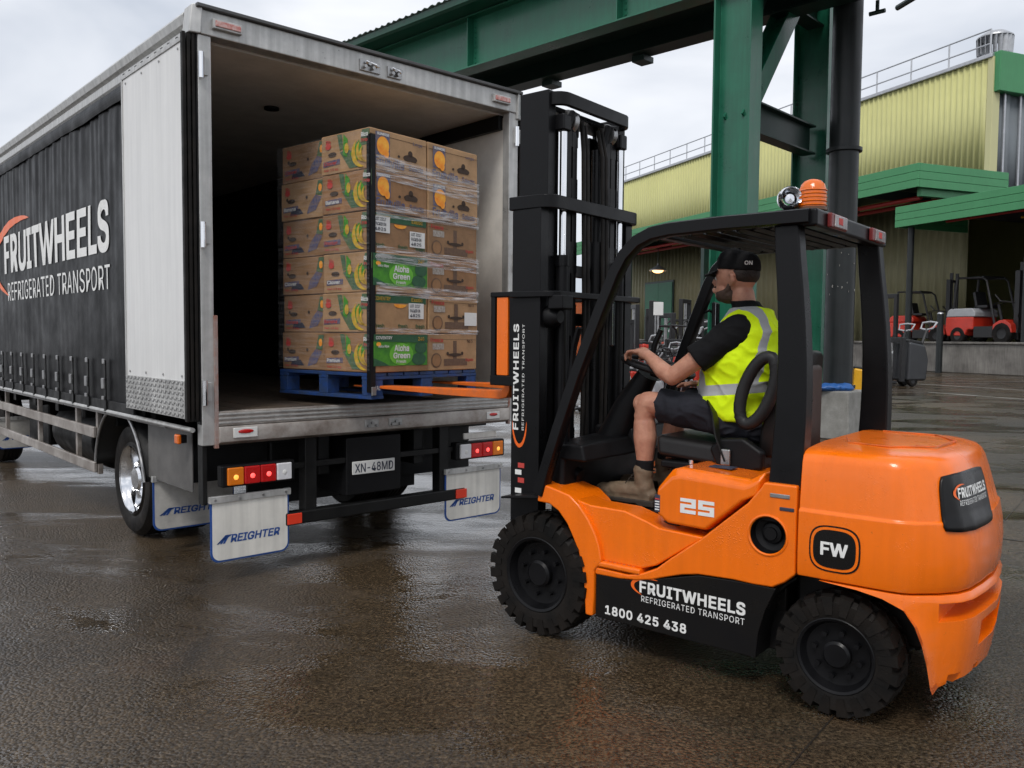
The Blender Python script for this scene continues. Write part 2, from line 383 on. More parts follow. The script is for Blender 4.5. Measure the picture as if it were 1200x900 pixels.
# ---------------------------------------------------------------- ground
def wet_ground():
    m = bpy.data.materials.new('wet_asphalt'); m.use_nodes = True
    nt = m.node_tree; P = nt.nodes['Principled BSDF']; L = nt.links.new
    N = lambda t, **k: nt.nodes.new(t)
    t = N('ShaderNodeTexCoord')
    def noise(scale, detail=4, rough=0.6, sc=None, dist=0):
        n = N('ShaderNodeTexNoise'); n.inputs['Scale'].default_value = scale; n.inputs['Detail'].default_value = detail; n.inputs['Roughness'].default_value = rough; n.inputs['Distortion'].default_value = dist
        if sc:
            mp_ = N('ShaderNodeMapping'); mp_.inputs['Scale'].default_value = sc; mp_.inputs['Rotation'].default_value = (0, 0, R(-25)); L(t.outputs['Object'], mp_.inputs[0]); L(mp_.outputs[0], n.inputs[0])
        else: L(t.outputs['Object'], n.inputs[0])
        return n.outputs[0]
    def ramp(v, p0, c0, p1, c1):
        r = N('ShaderNodeValToRGB'); e = r.color_ramp.elements
        e[0].position, e[0].color, e[1].position, e[1].color = p0, (*c0, 1), p1, (*c1, 1); L(v, r.inputs[0]); return r.outputs[0]
    def mixc(f, a, b, mode='MIX'):
        x = N('ShaderNodeMix'); x.data_type = 'RGBA'; x.blend_type = mode
        if isinstance(f, float): x.inputs[0].default_value = f
        else: L(f, x.inputs[0])
        L(a, x.inputs[6]); L(b, x.inputs[7]); return x.outputs[2]
    big = noise(0.35, 5, 0.55, dist=0.4)
    c_big = ramp(big, 0.35, (0.038, 0.029, 0.020), 0.66, (0.088, 0.066, 0.044))
    speck = noise(60, 4, 0.75); c_sp = ramp(speck, 0.36, (0.22, 0.21, 0.20), 0.70, (1.6, 1.55, 1.45))
    vor = N('ShaderNodeTexVoronoi'); vor.inputs['Scale'].default_value = 62; L(t.outputs['Object'], vor.inputs[0])
    c_v = ramp(vor.outputs['Color'], 0.0, (0.35, 0.35, 0.35), 1.0, (1.8, 1.72, 1.55))
    col = mixc(1.0, c_big, c_sp, 'MULTIPLY'); col = mixc(0.75, col, mixc(1.0, col, c_v, 'MULTIPLY'))
    rust = noise(0.9, 3, 0.6); f_r = ramp(rust, 0.60, (0, 0, 0), 0.75, (0.35, 0.35, 0.35))
    rc = N('ShaderNodeRGB'); rc.outputs[0].default_value = (0.085, 0.046, 0.024, 1); col = mixc(f_r, col, rc.outputs[0])
    oil = noise(0.75, 6, 0.7, (1.6, 0.8, 1.0), 0.8); f_o = ramp(oil, 0.56, (0, 0, 0), 0.70, (0.6, 0.6, 0.6))
    oc = N('ShaderNodeRGB'); oc.outputs[0].default_value = (0.014, 0.012, 0.010, 1); col = mixc(f_o, col, oc.outputs[0])
    crk = N('ShaderNodeTexVoronoi'); crk.feature = 'DISTANCE_TO_EDGE'; crk.inputs['Scale'].default_value = 0.55; wob = N('ShaderNodeVectorMath'); wob.operation = 'ADD'; wn_ = N('ShaderNodeTexNoise'); wn_.inputs['Scale'].default_value = 3.0; wn_.inputs['Detail'].default_value = 5; L(t.outputs['Object'], wn_.inputs[0]); ws = N('ShaderNodeVectorMath'); ws.operation = 'SCALE'; ws.inputs['Scale'].default_value = 0.5; L(wn_.outputs['Color'], ws.inputs[0]); L(t.outputs['Object'], wob.inputs[0]); L(ws.outputs[0], wob.inputs[1]); L(wob.outputs[0], crk.inputs[0])
    f_c = ramp(crk.outputs['Distance'], 0.0015, (0.55, 0.55, 0.55), 0.004, (0, 0, 0)); col = mixc(f_c, col, oc.outputs[0])
    L(col, P.inputs['Base Color'])
    # standing film of water: patches of low roughness and no relief
    wet = noise(0.42, 5, 0.62, (1.0, 2.2, 1.0), 0.6)
    wr = N('ShaderNodeMapRange'); wr.inputs['From Min'].default_value = 0.46; wr.inputs['From Max'].default_value = 0.575; wr.inputs['To Min'].default_value = 0.38; wr.inputs['To Max'].default_value = 0.06
    L(wet, wr.inputs[0]); L(wr.outputs[0], P.inputs['Roughness'])
    bs = N('ShaderNodeMapRange'); bs.inputs['From Min'].default_value = 0.40; bs.inputs['From Max'].default_value = 0.64; bs.inputs['To Min'].default_value = 0.6; bs.inputs['To Max'].default_value = 0.06
    L(wet, bs.inputs[0])
    b1 = N('ShaderNodeBump'); b1.inputs['Distance'].default_value = 0.014; b1.invert = True; L(vor.outputs['Distance'], b1.inputs['Height']); L(bs.outputs[0], b1.inputs['Strength'])
    b2 = N('ShaderNodeBump'); b2.inputs['Distance'].default_value = 0.02; b2.inputs['Strength'].default_value = 0.13; L(noise(11, 4, 0.6), b2.inputs['Height']); L(b1.outputs[0], b2.inputs['Normal'])
    b3 = N('ShaderNodeBump'); b3.inputs['Distance'].default_value = 0.05; b3.inputs['Strength'].default_value = 0.15; L(noise(1.6, 3, 0.5, (1, 2.5, 1)), b3.inputs['Height']); L(b2.outputs[0], b3.inputs['Normal'])
    L(b3.outputs[0], P.inputs['Normal'])
    P.inputs['Specular IOR Level'].default_value = 0.5
    return m
m_ground = wet_ground()
g = B(); g._add([(-300, -120, 0), (300, -120, 0), (300, 500, 0), (-300, 500, 0)], [(0, 1, 2, 3)])
structure(g.done('ground', m_ground, sharp=None))
m_joint = mat('joint_sealant', (0.022, 0.018, 0.015), 0.4)
m_line = mat('worn_white_line', (0.55, 0.54, 0.50), 0.4, vs=2.0, col2=(0.16, 0.15, 0.13))
jd = V((0.61, 0.79, 0)).normalized(); jn = V((-jd.y, jd.x, 0))
def strip(name, a, b, w, m, z=0.004, wob=0.0):
    a, b = V((*a, z)), V((*b, z)); d = (b - a).normalized(); n = V((-d.y, d.x, 0)); k = max(2, int((b - a).length / 0.5)); bb = B(); L_ = []; R_ = []
    for i in range(k+1):
        p = a.lerp(b, i/k) + n * wob * (random.random() - 0.5); ww = w * (1 + 0.3 * (random.random() - 0.5))
        L_.append(p + n*ww/2); R_.append(p - n*ww/2)
    bb._add(L_ + R_, [(i, i+1, k+2+i, k+1+i) for i in range(k)])
    return structure(bb.done(name, m, sharp=None, fix=True))
j0 = V((1.17, 3.24, 0))
strip('paving_joint', (j0 - jd*2.2).xy, (j0 + jd*30).xy, 0.007, m_joint, wob=0.008)
for k in (4.6, 9.0, 14.0, 19.5, 26.0):
    c = j0 + jd*k
    strip('paving_joint', (c - jn*3.5).xy if k < 4 else (c - jn*22).xy, (c + jn*(0.55 if k < 4 else 2.0)).xy, 0.012 if k < 4 else 0.03, m_joint, wob=0.01)
strip('painted_line', (14.6, 33.5), (17.5, 27.8), 0.16, m_line)
strip('painted_line', (13.3, 26.7), (15.5, 21.5), 0.14, m_line)

# ---------------------------------------------------------------- green steel gantry
GA = R(136.4)
GD = V((math.cos(GA), math.sin(GA), 0)); GP = V((0.690, 0.724, 0))
C2 = V((5.35, 15.2, 0)); C1 = C2 - GP*2.77
gan = thing('steel_gantry', 'tall dark green steel portal with roofed girders spanning over the truck', 'gantry', C1, GA)
# local axes: x along the girders (far left), y towards the camera side (-GP)
def isec(w, h, tf=0.03, tw=0.025):
    return [(-w/2,-h/2),(w/2,-h/2),(w/2,-h/2+tf),(tw/2,-h/2+tf),(tw/2,h/2-tf),(w/2,h/2-tf),(w/2,h/2),(-w/2,h/2),(-w/2,h/2-tf),(-tw/2,h/2-tf),(-tw/2,-h/2+tf),(-w/2,-h/2+tf)]
def icol(name, x, y, z0, z1, m, w=0.36, h=0.64):
    # web parallel to local x, flanges at both x ends
    b = B(); b.prism([(x + q[1], y + q[0]) for q in isec(w, h)], z0, z1, 'z'); return b.done(name, m, gan, 0.004)
icol('column', 0, 0, 0, 7.0, m_green_paint)
icol('column', 0, -2.77, 0, 8.0, m_green_paint)
def girder(name, y, z0, z1, x0, x1, w=0.36, m=m_green_paint):
    b = B(); s_ = isec(w, z1 - z0); b.prism([(y + q[0], (z0+z1)/2 + q[1]) for q in s_], x0, x1, 'x'); return b.done(name, m, gan, 0.004)
girder('girder', 0.0, 7.02, 8.05, -9, 17)
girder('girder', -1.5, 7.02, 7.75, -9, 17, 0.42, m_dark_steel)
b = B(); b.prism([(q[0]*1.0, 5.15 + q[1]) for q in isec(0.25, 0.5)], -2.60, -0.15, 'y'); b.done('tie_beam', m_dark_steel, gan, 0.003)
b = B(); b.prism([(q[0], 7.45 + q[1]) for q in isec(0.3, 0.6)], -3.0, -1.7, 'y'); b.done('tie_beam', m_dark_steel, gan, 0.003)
b = B(); b.sweep([(0.02, -0.05, 5.0), (0.02, -1.95, 7.5)], isec(0.30, 0.34), (1, 0, 0)); b.done('knee_brace', m_green_paint, gan, 0.003)
b = B(); b.sweep([(0.02, -0.1, 6.1), (0.02, -0.75, 7.1)], isec(0.14, 0.16), (1, 0, 0)); b.done('knee_brace', m_dark_steel, gan, 0.003)
for x in (2.2, 5.9, 9.6, -2.4):
    b = B(); b.box((x-0.012, 0.012, 7.05), (x+0.012, 0.175, 8.02)); b.done('web_stiffener', m_green_paint, gan)
    for k in range(9):
        bz = 7.15 + k*0.1
        b = B(); b.cyl((x-0.08, 0.012, bz), (x-0.08, 0.03, bz), 0.014, n=6); b.done('bolt', m_green_paint, gan)
# connecting plate under the girders and hanging clamps
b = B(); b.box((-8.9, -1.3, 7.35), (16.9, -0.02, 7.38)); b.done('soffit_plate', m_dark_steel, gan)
for x in (0.9, 2.9, 5.2, 7.4):
    b = B(); b.box((x-0.14, -1.78, 6.9), (x+0.14, -1.45, 7.015)); b.done('clamp', m_dark_steel, gan, 0.01)
for x in (0.9, -1.5):
    b = B(); b.cyl((x, -1.6, 6.72), (x, -1.6, 6.9), 0.03, n=8).cyl((x-0.12, -1.6, 6.72), (x+0.12, -1.6, 6.72), 0.035, n=8); b.done('hanging_hook', m_dark_steel, gan)
b = B(); b.cyl((-1.2, -3.3, 7.35), (-2.3, -2.4, 7.3), 0.05, n=8); b.done('hanging_hook', m_dark_steel, gan)
# gutter and corrugated roof sheet
b = B(); gs = [(0.18, 8.06), (0.55, 8.06), (0.60, 8.10), (0.62, 8.22), (0.60, 8.22), (0.575, 8.11), (0.54, 8.08), (0.18, 8.08)]
b.prism(gs, -9, 17, 'x'); b.done('gutter', mat('green_gutter', (0.010, 0.07, 0.043), 0.35, var=0.2, vs=1.5), gan, 0.004)
b = B(); n_ = 26*5*4
def roof_pt(u, v):
    x = -9 + 26*u; ph = (x % 0.2)/0.2; h = 0.035 if ph < 0.35 else (0.0 if 0.5 < ph < 0.85 else 0.018)
    y = 0.66 + (-1.95 - 0.66)*v
    return V((x, y, 8.23 + h + 0.10*(1 - abs(2*v - 1))))
b.grid(roof_pt, n_, 2); o_ = b.done('roof_sheet', mat('grey_green_roof', (0.12, 0.17, 0.15), 0.5, var=0.2, vs=1), gan, sharp=20)
sd_ = o_.modifiers.new('s', 'SOLIDIFY'); sd_.thickness = 0.012
# grey pipe on a concrete block in front of the rear column
blk = thing('concrete_block', 'square grey concrete block at the foot of the dark grey pipe', 'block', (5.42, 14.05, 0), GA)
b = B(); b.hexa([(-.42,-.42,0),(.42,-.42,0),(.42,.42,0),(-.42,.42,0),(-.39,-.39,.80),(.39,-.39,.80),(.39,.39,.80),(-.39,.39,.80)])
b.done('block_body', m_concrete, blk, 0.03, 3)
pipe = thing('steel_pipe', 'dark grey round pipe column rising from the concrete block to the girder', 'pipe', (5.50, 14.15, 0.8), 0)
b = B(); b.cyl((0, 0, 0), (0, 0, 7.2), 0.235, n=32); b.done('pipe_shaft', m_grey_pipe, pipe)
for z in (0.02, 3.95, 6.9):
    b = B(); b.lathe([(0.247, 0), (0.285, 0), (0.285, 0.06), (0.247, 0.06)], (0, 0, z), n=32); b.done('pipe_collar', m_grey_pipe, pipe, 0.004)
for k in range(14):
    a = random.uniform(3.3, 5.6); z = random.uniform(1.55, 2.3)
    b = B(); q = V((math.cos(a)*0.246, math.sin(a)*0.246, z)); b.ball(q, (0.011*random.uniform(.4, 1), 0.011*random.uniform(.4, 1), 0.016*random.uniform(.4, 1.4)), 6, 4); b.done('paint_chip', m_concrete, pipe)
tb = B(); tb.ball((0, 0, 0.05), (0.30, 0.16, 0.07), 18, 8).ball((0.22, 0.05, 0.05), (0.16, 0.13, 0.08), 14, 8).ball((-0.2, -0.02, 0.045), (0.18, 0.12, 0.055), 14, 8)
def crump(p): return p + V((NZ.noise(p*14), NZ.noise(p*14 + V((9, 0, 0))), NZ.noise(p*12 + V((0, 7, 0)))))*0.02
rag = voxel(tb, 'blue_tarp', m_blue_tarp, None, 0.012, 2, push=crump)
rag.location = (5.25, 13.80, 0.80); rag.rotation_euler = (0, 0, R(-12)); tag(rag, 'crumpled blue plastic sheet on top of the concrete block', 'tarp')

# ---------------------------------------------------------------- warehouse far right
WA = R(111.7)
WD = V((math.cos(WA), math.sin(WA), 0)); WNn = V((-WD.y, WD.x, 0))
W0 = V((24.38, 39.88, 0))
def wpt(x, y, z=0): return W0 + WD*x + WNn*y + V((0, 0, z))
ware = thing('warehouse', 'pale yellow ribbed warehouse with green canopy fascia and roof handrail', 'building', W0, WA)
def ribbed(name, x0, x1, y, z0, z1, m, axis='x', pitch=0.42, d=0.055, parent=None, th=0.03):
    """profiled metal cladding: trapezoid ribs, real relief"""
    b = B(); prof = []; x = x0
    while x < x1:
        for f, h in ((0, 0), (0.62, 0), (0.72, d), (0.90, d)):
            prof.append((min(x + f*pitch, x1), h))
        x += pitch
    prof.append((x1, 0)); n = len(prof)
    def P3(p, h, z): return V((p, y + h, z)) if axis == 'x' else V((y - h, p, z))
    vs = [P3(p, h, z0) for p, h in prof] + [P3(p, h, z1) for p, h in prof]
    b._add(vs, [(i, i+1, n+i+1, n+i) for i in range(n-1)])
    o = b.done(name, m, parent or ware, sharp=15, fix=False); s_ = o.modifiers.new('s', 'SOLIDIFY'); s_.thickness = th; s_.offset = -1
    return o
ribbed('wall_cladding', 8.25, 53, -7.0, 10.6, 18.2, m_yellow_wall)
ribbed('wall_cladding', 9.2, 53, -7.02, 1.55, 10.6, mat('canopy_shaded_yellow_cladding', (0.27, 0.255, 0.14), 0.6, var=0.15, vs=0.3, streak=0.2), pitch=0.6, d=0.07)  # canopy shade is put into the colour of the lower wall
b = B(); b.box((7.3, -12.2, 1.5), (9.2, -12, 10.6)); b.done('bay_shade_backing', m_darkvoid, ware)  # dark sheet standing in for the shaded depth of the open bay
b = B(); b.box((7.85, -7.5, 9.0), (8.25, -6.9, 18.25)); b.done('corner_trim', mat('pale_trim', (0.55, 0.53, 0.28), 0.5), ware, 0.03)
ribbed('gable_cladding', -34, -7.5, 8.02, 9.0, 16.2, m_grey_clad, 'y', 1.3, 0.12)
for k in range(18):
    y = -7.9 - k*1.3
    b = B(); b.box((7.80, y-0.07, 9.0), (7.885, y+0.07, 16.2)); b.done('mullion', m_galv, ware)
b = B(); b.box((7.5, -34, 16.2), (8.1, -7.0, 18.5)); b.done('gable_fascia', m_green_fascia, ware, 0.05)
b = B(); b.box((7.9, -40, 18.2), (53, -6.8, 18.45)); b.done('roof', m_galv, ware, 0.05)
b = B(); b.box((52.5, -34, 0), (53, -7.2, 18.2)); b.done('end_wall', m_yellow_wall, ware)
b = B(); b.box((7.3, -34, 0), (53, -33.6, 18.2)); b.done('back_wall', m_yellow_wall, ware)
# upper canopy: deep green fascia on two sides
def fascia(x0, x1, y0, y1, z0, z1, name='canopy_fascia'):
    for zz in range(3):
        h = (z1 - z0)/3
        b = B(); b.box((x0, y0, z0 + zz*h + 0.015), (x1, y1, z0 + (zz+1)*h)); b.done(name, m_green_fascia, ware, 0.015)
fascia(6.6, 52, -0.12, 0.0, 10.0, 11.3)
fascia(6.6, 6.72, -6.9, -0.13, 10.0, 11.3)
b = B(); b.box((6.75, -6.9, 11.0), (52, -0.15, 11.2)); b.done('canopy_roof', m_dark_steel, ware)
b = B(); b.box((6.9, -6.4, 9.6), (7.2, -0.6, 10.3)); b.done('canopy_beam', m_green_fascia, ware, 0.02)
for x in range(12, 52, 6):
    b = B(); b.box((x-.1, -6.9, 10.3), (x+.1, -0.2, 10.9)); b.done('canopy_beam', m_dark_steel, ware)
# lower canopy on posts over the loading dock
fascia(-14, 8.1, -0.12, 0.0, 7.95, 9.1)
fascia(7.98, 8.1, -5.5, -0.13, 7.95, 9.1)
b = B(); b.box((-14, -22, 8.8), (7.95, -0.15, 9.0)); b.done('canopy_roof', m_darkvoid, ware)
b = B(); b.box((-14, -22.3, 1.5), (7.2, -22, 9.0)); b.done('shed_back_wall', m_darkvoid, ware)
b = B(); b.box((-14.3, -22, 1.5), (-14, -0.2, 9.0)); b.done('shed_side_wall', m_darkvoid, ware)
for x in (7.5, 0.5, -7):
    b = B(); b.cyl((x, -0.6, 0.0), (x, -0.6, 7.95), 0.17, n=16); b.done('canopy_post', m_grey_pipe, ware)
for x in (-5, 1.5):
    b = B(); b.box((x-0.7, -6.2, 8.55), (x+0.7, -5.9, 8.65)); b.done('tube_light', mat('tube_lit', (0.9, 0.9, 0.9), 0.4, emit=(1, 0.98, 0.92), es=2.0), ware)
for y in (-2.0, -4.2):
    b = B(); b.cyl((8.2, y, 9.7 - y*0.05), (50, y, 9.7 - y*0.05), 0.13, n=10); b.done('sprinkler_pipe', m_redpipe, ware)
b = B(); b.cyl((7.3, -3.0, 8.4), (-13, -3.0, 8.4), 0.08, n=8); b.done('sprinkler_pipe', m_redpipe, ware)
b = B(); b.cyl((3.5, -4.0, 8.2), (-13, -4.0, 8.3), 0.06, n=8); b.done('gas_pipe', m_yellow_machine, ware)
# handrail along the roof edge
for z in (0.55, 1.1):
    b = B(); b.cyl((8.5, -7.4, 18.4 + z*1.5), (53, -7.4, 18.4 + z*1.5), 0.05, n=6); b.done('handrail', m_galv, ware)
for k in range(16):
    x = 8.5 + k*2.9
    b = B(); b.cyl((x, -7.4, 18.4), (x, -7.4, 20.05), 0.05, n=6); b.done('handrail_post', m_galv, ware)
def whirly(x, y, label):
    t = thing('roof_vent', label, 'roof vent', wpt(x, y, 18.4))
    b = B(); b.cyl((0, 0, 0), (0, 0, 0.5), 0.75, n=24); b.done('throat', m_galv, t)
    for k in range(20):
        a = 2*pi*k/20; b = B()
        b._add([V((math.cos(a+da)*r, math.sin(a+da)*r, z)) for da, r, z in ((0, .78, .5), (.22, .95, .5), (.22, 1.0, 1.5), (0, .82, 1.5))], [(0, 1, 2, 3)])
        o = b.done('vane', m_galv, t, sharp=None); s_ = o.modifiers.new('s', 'SOLIDIFY'); s_.thickness = 0.03
    b = B(); b.lathe([(0.0, 0.45), (0.6, 0.35), (1.0, 0.08), (1.02, 0)], (0, 0, 1.48), n=24); b.done('cap', m_galv, t)
whirly(9.2, -8.6, 'grey round roof ventilator at the handrail end of the yellow warehouse')
whirly(7.9, -12.0, 'grey round roof ventilator above the green gable fascia at the right edge')
# dark bay behind the cab: green door, lamp, posts
def door(x, y, w, h, m, z=1.55):
    f = B(); f.box((x-w/2-.15, y, z), (x+w/2+.15, y+.1, z+h+.2)); fo = f.done('door_frame', m_dark_steel, ware)
    for s_ in (-1, 1):
        b = B(); b.box((x + (s_*w/4) - w/4 + .02, y+.1, z+.05), (x + s_*w/4 + w/4 - .02, y+.16, z+h)); b.done('door', m, ware, 0.01)
m_door = mat('green_door', (0.014, 0.16, 0.075), 0.45, var=0.2, vs=1.5)
door(32.0, -6.9, 5.0, 5.6, m_door); door(44.0, -6.9, 5.0, 5.6, m_door)
for x in (14.5, 21.5, 27.2, 39, 47):
    b = B(); b.box((x-.22, -0.8, 0), (x+.22, -0.35, 10.2)); b.done('canopy_post', m_dark_steel, ware, 0.02)
for x, y in ((38, -3), (26.5, -3)):
    b = B(); b.lathe([(0.05, 0.7), (0.12, 0.5), (0.75, 0.1), (0.78, 0.0)], wpt(x, y, 7.6) - W0, n=20)
    t = thing('bay_lamp', 'lit bell lamp hanging under the canopy %s' % ('left of the green door' if x > 30 else 'above the parked machines'), 'lamp', wpt(x, y, 7.8))
    b2 = B(); b2.lathe([(0.05, 0.7), (0.12, 0.5), (0.75, 0.1), (0.78, 0.0)], n=20); b2.done('lamp_shade', m_galv, t)
    b2 = B(); b2.ball((0, 0, 0.02), (0.5, 0.5, 0.22), 14, 8); b2.done('bulb', mat('warm_bulb', (1, 0.7, 0.4), 0.4, emit=(1.0, 0.55, 0.2), es=3.0), t)
    b2 = B(); b2.cyl((0, 0, 0.7), (0, 0, 2.9), 0.03, n=6); b2.done('suspension_rod', m_dark_steel, t)
    b.bm.free()
# raised concrete dock
dk = B(); dk.box((-16, -34, 0), (53, -0.05, 1.5)); d_o = structure(dk.done('loading_dock', m_concrete_wet, None, 0.05)); d_o.location = W0; d_o.rotation_euler = (0, 0, WA)
lip = B(); lip.box((-16, -0.3, 1.5), (53, 0.04, 1.62)); l_o = structure(lip.done('dock_kerb', m_concrete_wet, None, 0.03)); l_o.location = W0; l_o.rotation_euler = (0, 0, WA)
bo = thing('bollard', 'plain grey steel bollard standing in front of the dock wall', 'bollard', wpt(4.05, 0.9), 0)
b = B(); b.cyl((0, 0, 0), (0, 0, 3.05), 0.16, n=16); b.done('bollard_tube', m_grey_pipe, bo)
b = B(); b.ball((0, 0, 3.05), (0.165, 0.165, 0.1), 16, 8); b.done('bollard_cap', m_galv, bo)

# ---------------------------------------------------------------- delivery truck
TRUCK = V((-1.9047, 5.4228, 0)); TROT = R(42.2226)
tk = thing('delivery_truck', 'black curtain-sided truck with its white rear doors folded open', 'truck', TRUCK, TROT)
LEN = 8.3; RL, RR = -0.12, 2.615
Zd, Zs, Zt, Zr = 1.13, 0.912, 3.50, 3.655
def tbox(name, lo, hi, m, bevel=0.004, label=None, parent=None):
    b = B(); b.box(lo, hi); return b.done(name, m, parent or tk, bevel, label=label)
# deck boards
nb = 14; bw = (2.50)/nb
for k in range(nb):
    tbox('deck_board', (0.0 + k*bw + 0.003, 0.02, Zd-0.06), (0.0 + (k+1)*bw - 0.003, LEN-0.1, Zd + 0.002*(k % 3)), m_decking, 0.003)
# rear frame
tbox('corner_post', (-0.115, -0.02, Zs), (-0.03, 0.06, Zt), m_alu, 0.006)
tbox('corner_post', (2.50, -0.02, Zs), (2.60, 0.06, Zt), m_alu, 0.006)
tbox('post_edge', (-0.036, -0.034, Zs-0.02), (-0.012, 0.0, 1.75), m_rust, 0.002)
tbox('post_edge', (2.50, -0.034, Zs-0.02), (2.522, 0.0, 1.3), m_rust, 0.002)
tbox('sill_upper', (-0.015, -0.03, 1.035), (2.50, 0.05, Zd), m_alu_dirty, 0.006)
b = B(); b.prism([(-0.055, Zs+0.02), (-0.02, Zs), (0.06, Zs), (0.06, 1.032), (-0.045, 1.032), (-0.055, 1.01)], -0.015, 2.50, 'x'); b.done('sill_lower', m_alu_dirty, tk, 0.004)
for k in range(3):
    tbox('sill_rib', (-0.012, -0.036, 1.05 + k*0.028), (2.497, -0.028, 1.062 + k*0.028), m_alu, 0.002)
hd = B(); hd.box((-0.10, -0.03, Zt), (2.60, 0.08, Zr)); hdr = hd.done('header', m_alu, tk, 0.008)
b = B(); b.box((-0.13, -0.06, Zr), (2.62, 0.12, Zr+0.025)); b.done('header_cap', mat('dull_cap', (0.10, 0.10, 0.10), 0.5, 0.4, var=0.3, vs=6), tk, 0.006)
b = B(); b.hexa([(-0.17,-0.02,Zt),(-0.10,-0.04,Zt),(-0.10,0.10,Zt),(-0.17,0.10,Zt),(-0.15,-0.02,Zr+0.02),(-0.09,-0.05,Zr+0.03),(-0.09,0.1,Zr+0.03),(-0.15,0.1,Zr+0.02)]); b.done('corner_casting', m_alu, tk, 0.008)
b = B(); b.hexa([(2.57,-0.05,Zt-0.05),(2.63,-0.02,Zt-0.05),(2.63,0.10,Zt-0.05),(2.57,0.10,Zt-0.05),(2.57,-0.06,Zr+0.02),(2.64,-0.02,Zr+0.02),(2.64,0.1,Zr+0.02),(2.57,0.1,Zr+0.02)]); b.done('corner_casting', m_alu, tk, 0.008)
# small marker lamps, latches, hinges
def marker(x0, x1, z0, z1, y=-0.05):
    h = tbox('marker_lamp', (x0, y-0.012, z0), (x1, y+0.02, z1), m_alu, 0.004)
    tbox('lens', (x0+0.012, y-0.02, z0+0.012), (x1-0.012, y-0.01, z1-0.012), mat('faded_red', (0.45, 0.10, 0.08), 0.35, vs=40, col2=(0.6, 0.45, 0.42)), 0.003, parent=h)
marker(-0.03, 0.16, 3.545, 3.605); marker(2.30, 2.48, 3.545, 3.605)
def plate_mark(x0, x1, z0, z1):
    h = tbox('marker_plate', (x0, -0.062, z0), (x1, -0.05, z1), m_plate, 0.003)
    b = B(); b.ball(((x0+x1)/2, -0.064, (z0+z1)/2 + 0.008), ((x1-x0)*0.33, 0.004, (z1-z0)*0.22), 14, 6); b.done('lens', m_red_lens, tk)
plate_mark(0.075, 0.24, 0.955, 1.02); plate_mark(2.24, 2.38, 0.95, 1.01)
for x, w in ((1.13, 0.17), (1.34, 0.12)):
    h = tbox('latch_plate', (x-w/2, -0.045, 3.525), (x+w/2, -0.028, 3.605), m_steel, 0.004)
    for k in range(4):
        b = B(); b.cyl((x - w/2 + 0.03 + k*w*0.2, -0.075, 3.55 + 0.025*(k % 2)), (x - w/2 + 0.03 + k*w*0.2, -0.04, 3.55 + 0.025*(k % 2)), 0.013, n=10); b.done('latch_pin', m_steel, h)
    b = B(); b.cyl((x-w*0.3, -0.065, 3.585), (x+w*0.35, -0.065, 3.57), 0.011, n=8); b.done('latch_bar', m_chrome, h)
for x in (1.13, 1.34):
    h = tbox('latch_plate', (x-0.06, -0.062, 0.955), (x+0.06, -0.05, 1.015), m_alu, 0.003)
    for k in range(3):
        b = B(); b.cyl((x-0.035+k*0.035, -0.08, 0.97+0.02*(k % 2)), (x-0.035+k*0.035, -0.06, 0.97+0.02*(k % 2)), 0.011, n=8); b.done('latch_pin', m_steel, h)
for z in (3.30, 2.25, 1.25):
    for x in (-0.085, 2.585):
        b = B(); b.box((x-0.03, -0.032, z-0.05), (x+0.03, -0.018, z+0.07)); h = b.done('hinge', m_alu, tk, 0.003)
        b = B(); b.cyl((x-0.02, -0.045, z-0.075), (x-0.02, -0.045, z+0.085), 0.017, n=10); b.done('hinge_pin', m_chrome, h)
# roof, ceiling, walls of the load space
tbox('roof', (RL+0.02, 0.1, Zr-0.03), (RR-0.02, LEN, Zr), m_alu, 0.01)
tbox('ceiling_lining', (RL+0.05, 0.09, Zt-0.01), (RR-0.05, LEN-0.05, Zt+0.02), m_cream, 0)
b = B(); b.cyl((0.98, 1.2, Zt-0.03), (0.98, 1.2, Zt-0.012), 0.06, n=16); b.done('roof_lamp', m_blackplastic, tk)
tbox('inner_wall_panel', (2.515, 0.06, Zd), (2.545, 1.25, Zt-0.03), m_cream, 0)
tbox('wall_rail', (2.47, 0.08, Zt-0.13), (2.53, LEN-0.1, Zt-0.012), m_darkchassis, 0.004)
tbox('wall_post', (2.45, 1.25, Zd), (2.54, 1.36, Zt-0.02), m_darkchassis, 0.004)
tbox('front_bulkhead', (RL+0.05, LEN-0.1, Zd), (RR-0.05, LEN-0.02, Zt), m_darkchassis, 0)
# outer skin on the right side
tbox('curtain', (2.56, 1.3, 1.02), (2.585, LEN, Zt), m_curtain, 0.004)
tbox('side_panel', (2.548, 0.07, 1.02), (2.60, 1.29, Zt), m_whitepanel, 0.004)
# cant rail, left: stacked aluminium extrusions
b2 = B()
ol = [(RL+0.0, 3.475), (RL-0.018, 3.50), (RL-0.018, 3.555), (RL, 3.57), (RL-0.025, 3.59), (RL-0.04, 3.64), (RL-0.02, 3.668), (RL+0.08, 3.668), (RL+0.08, 3.475)]
b2.prism(ol, 0.11, LEN, 'y')
b2.done('cant_rail', m_alu, tk, 0.003)
for k in range(9):
    b = B(); b.cbox((RL-0.02, 0.25 + k*0.13 + 0.02*random.random(), 3.53), (0.012, 0.03, 0.018)); b.done('rail_fitting', m_darkchassis, tk, 0.003)
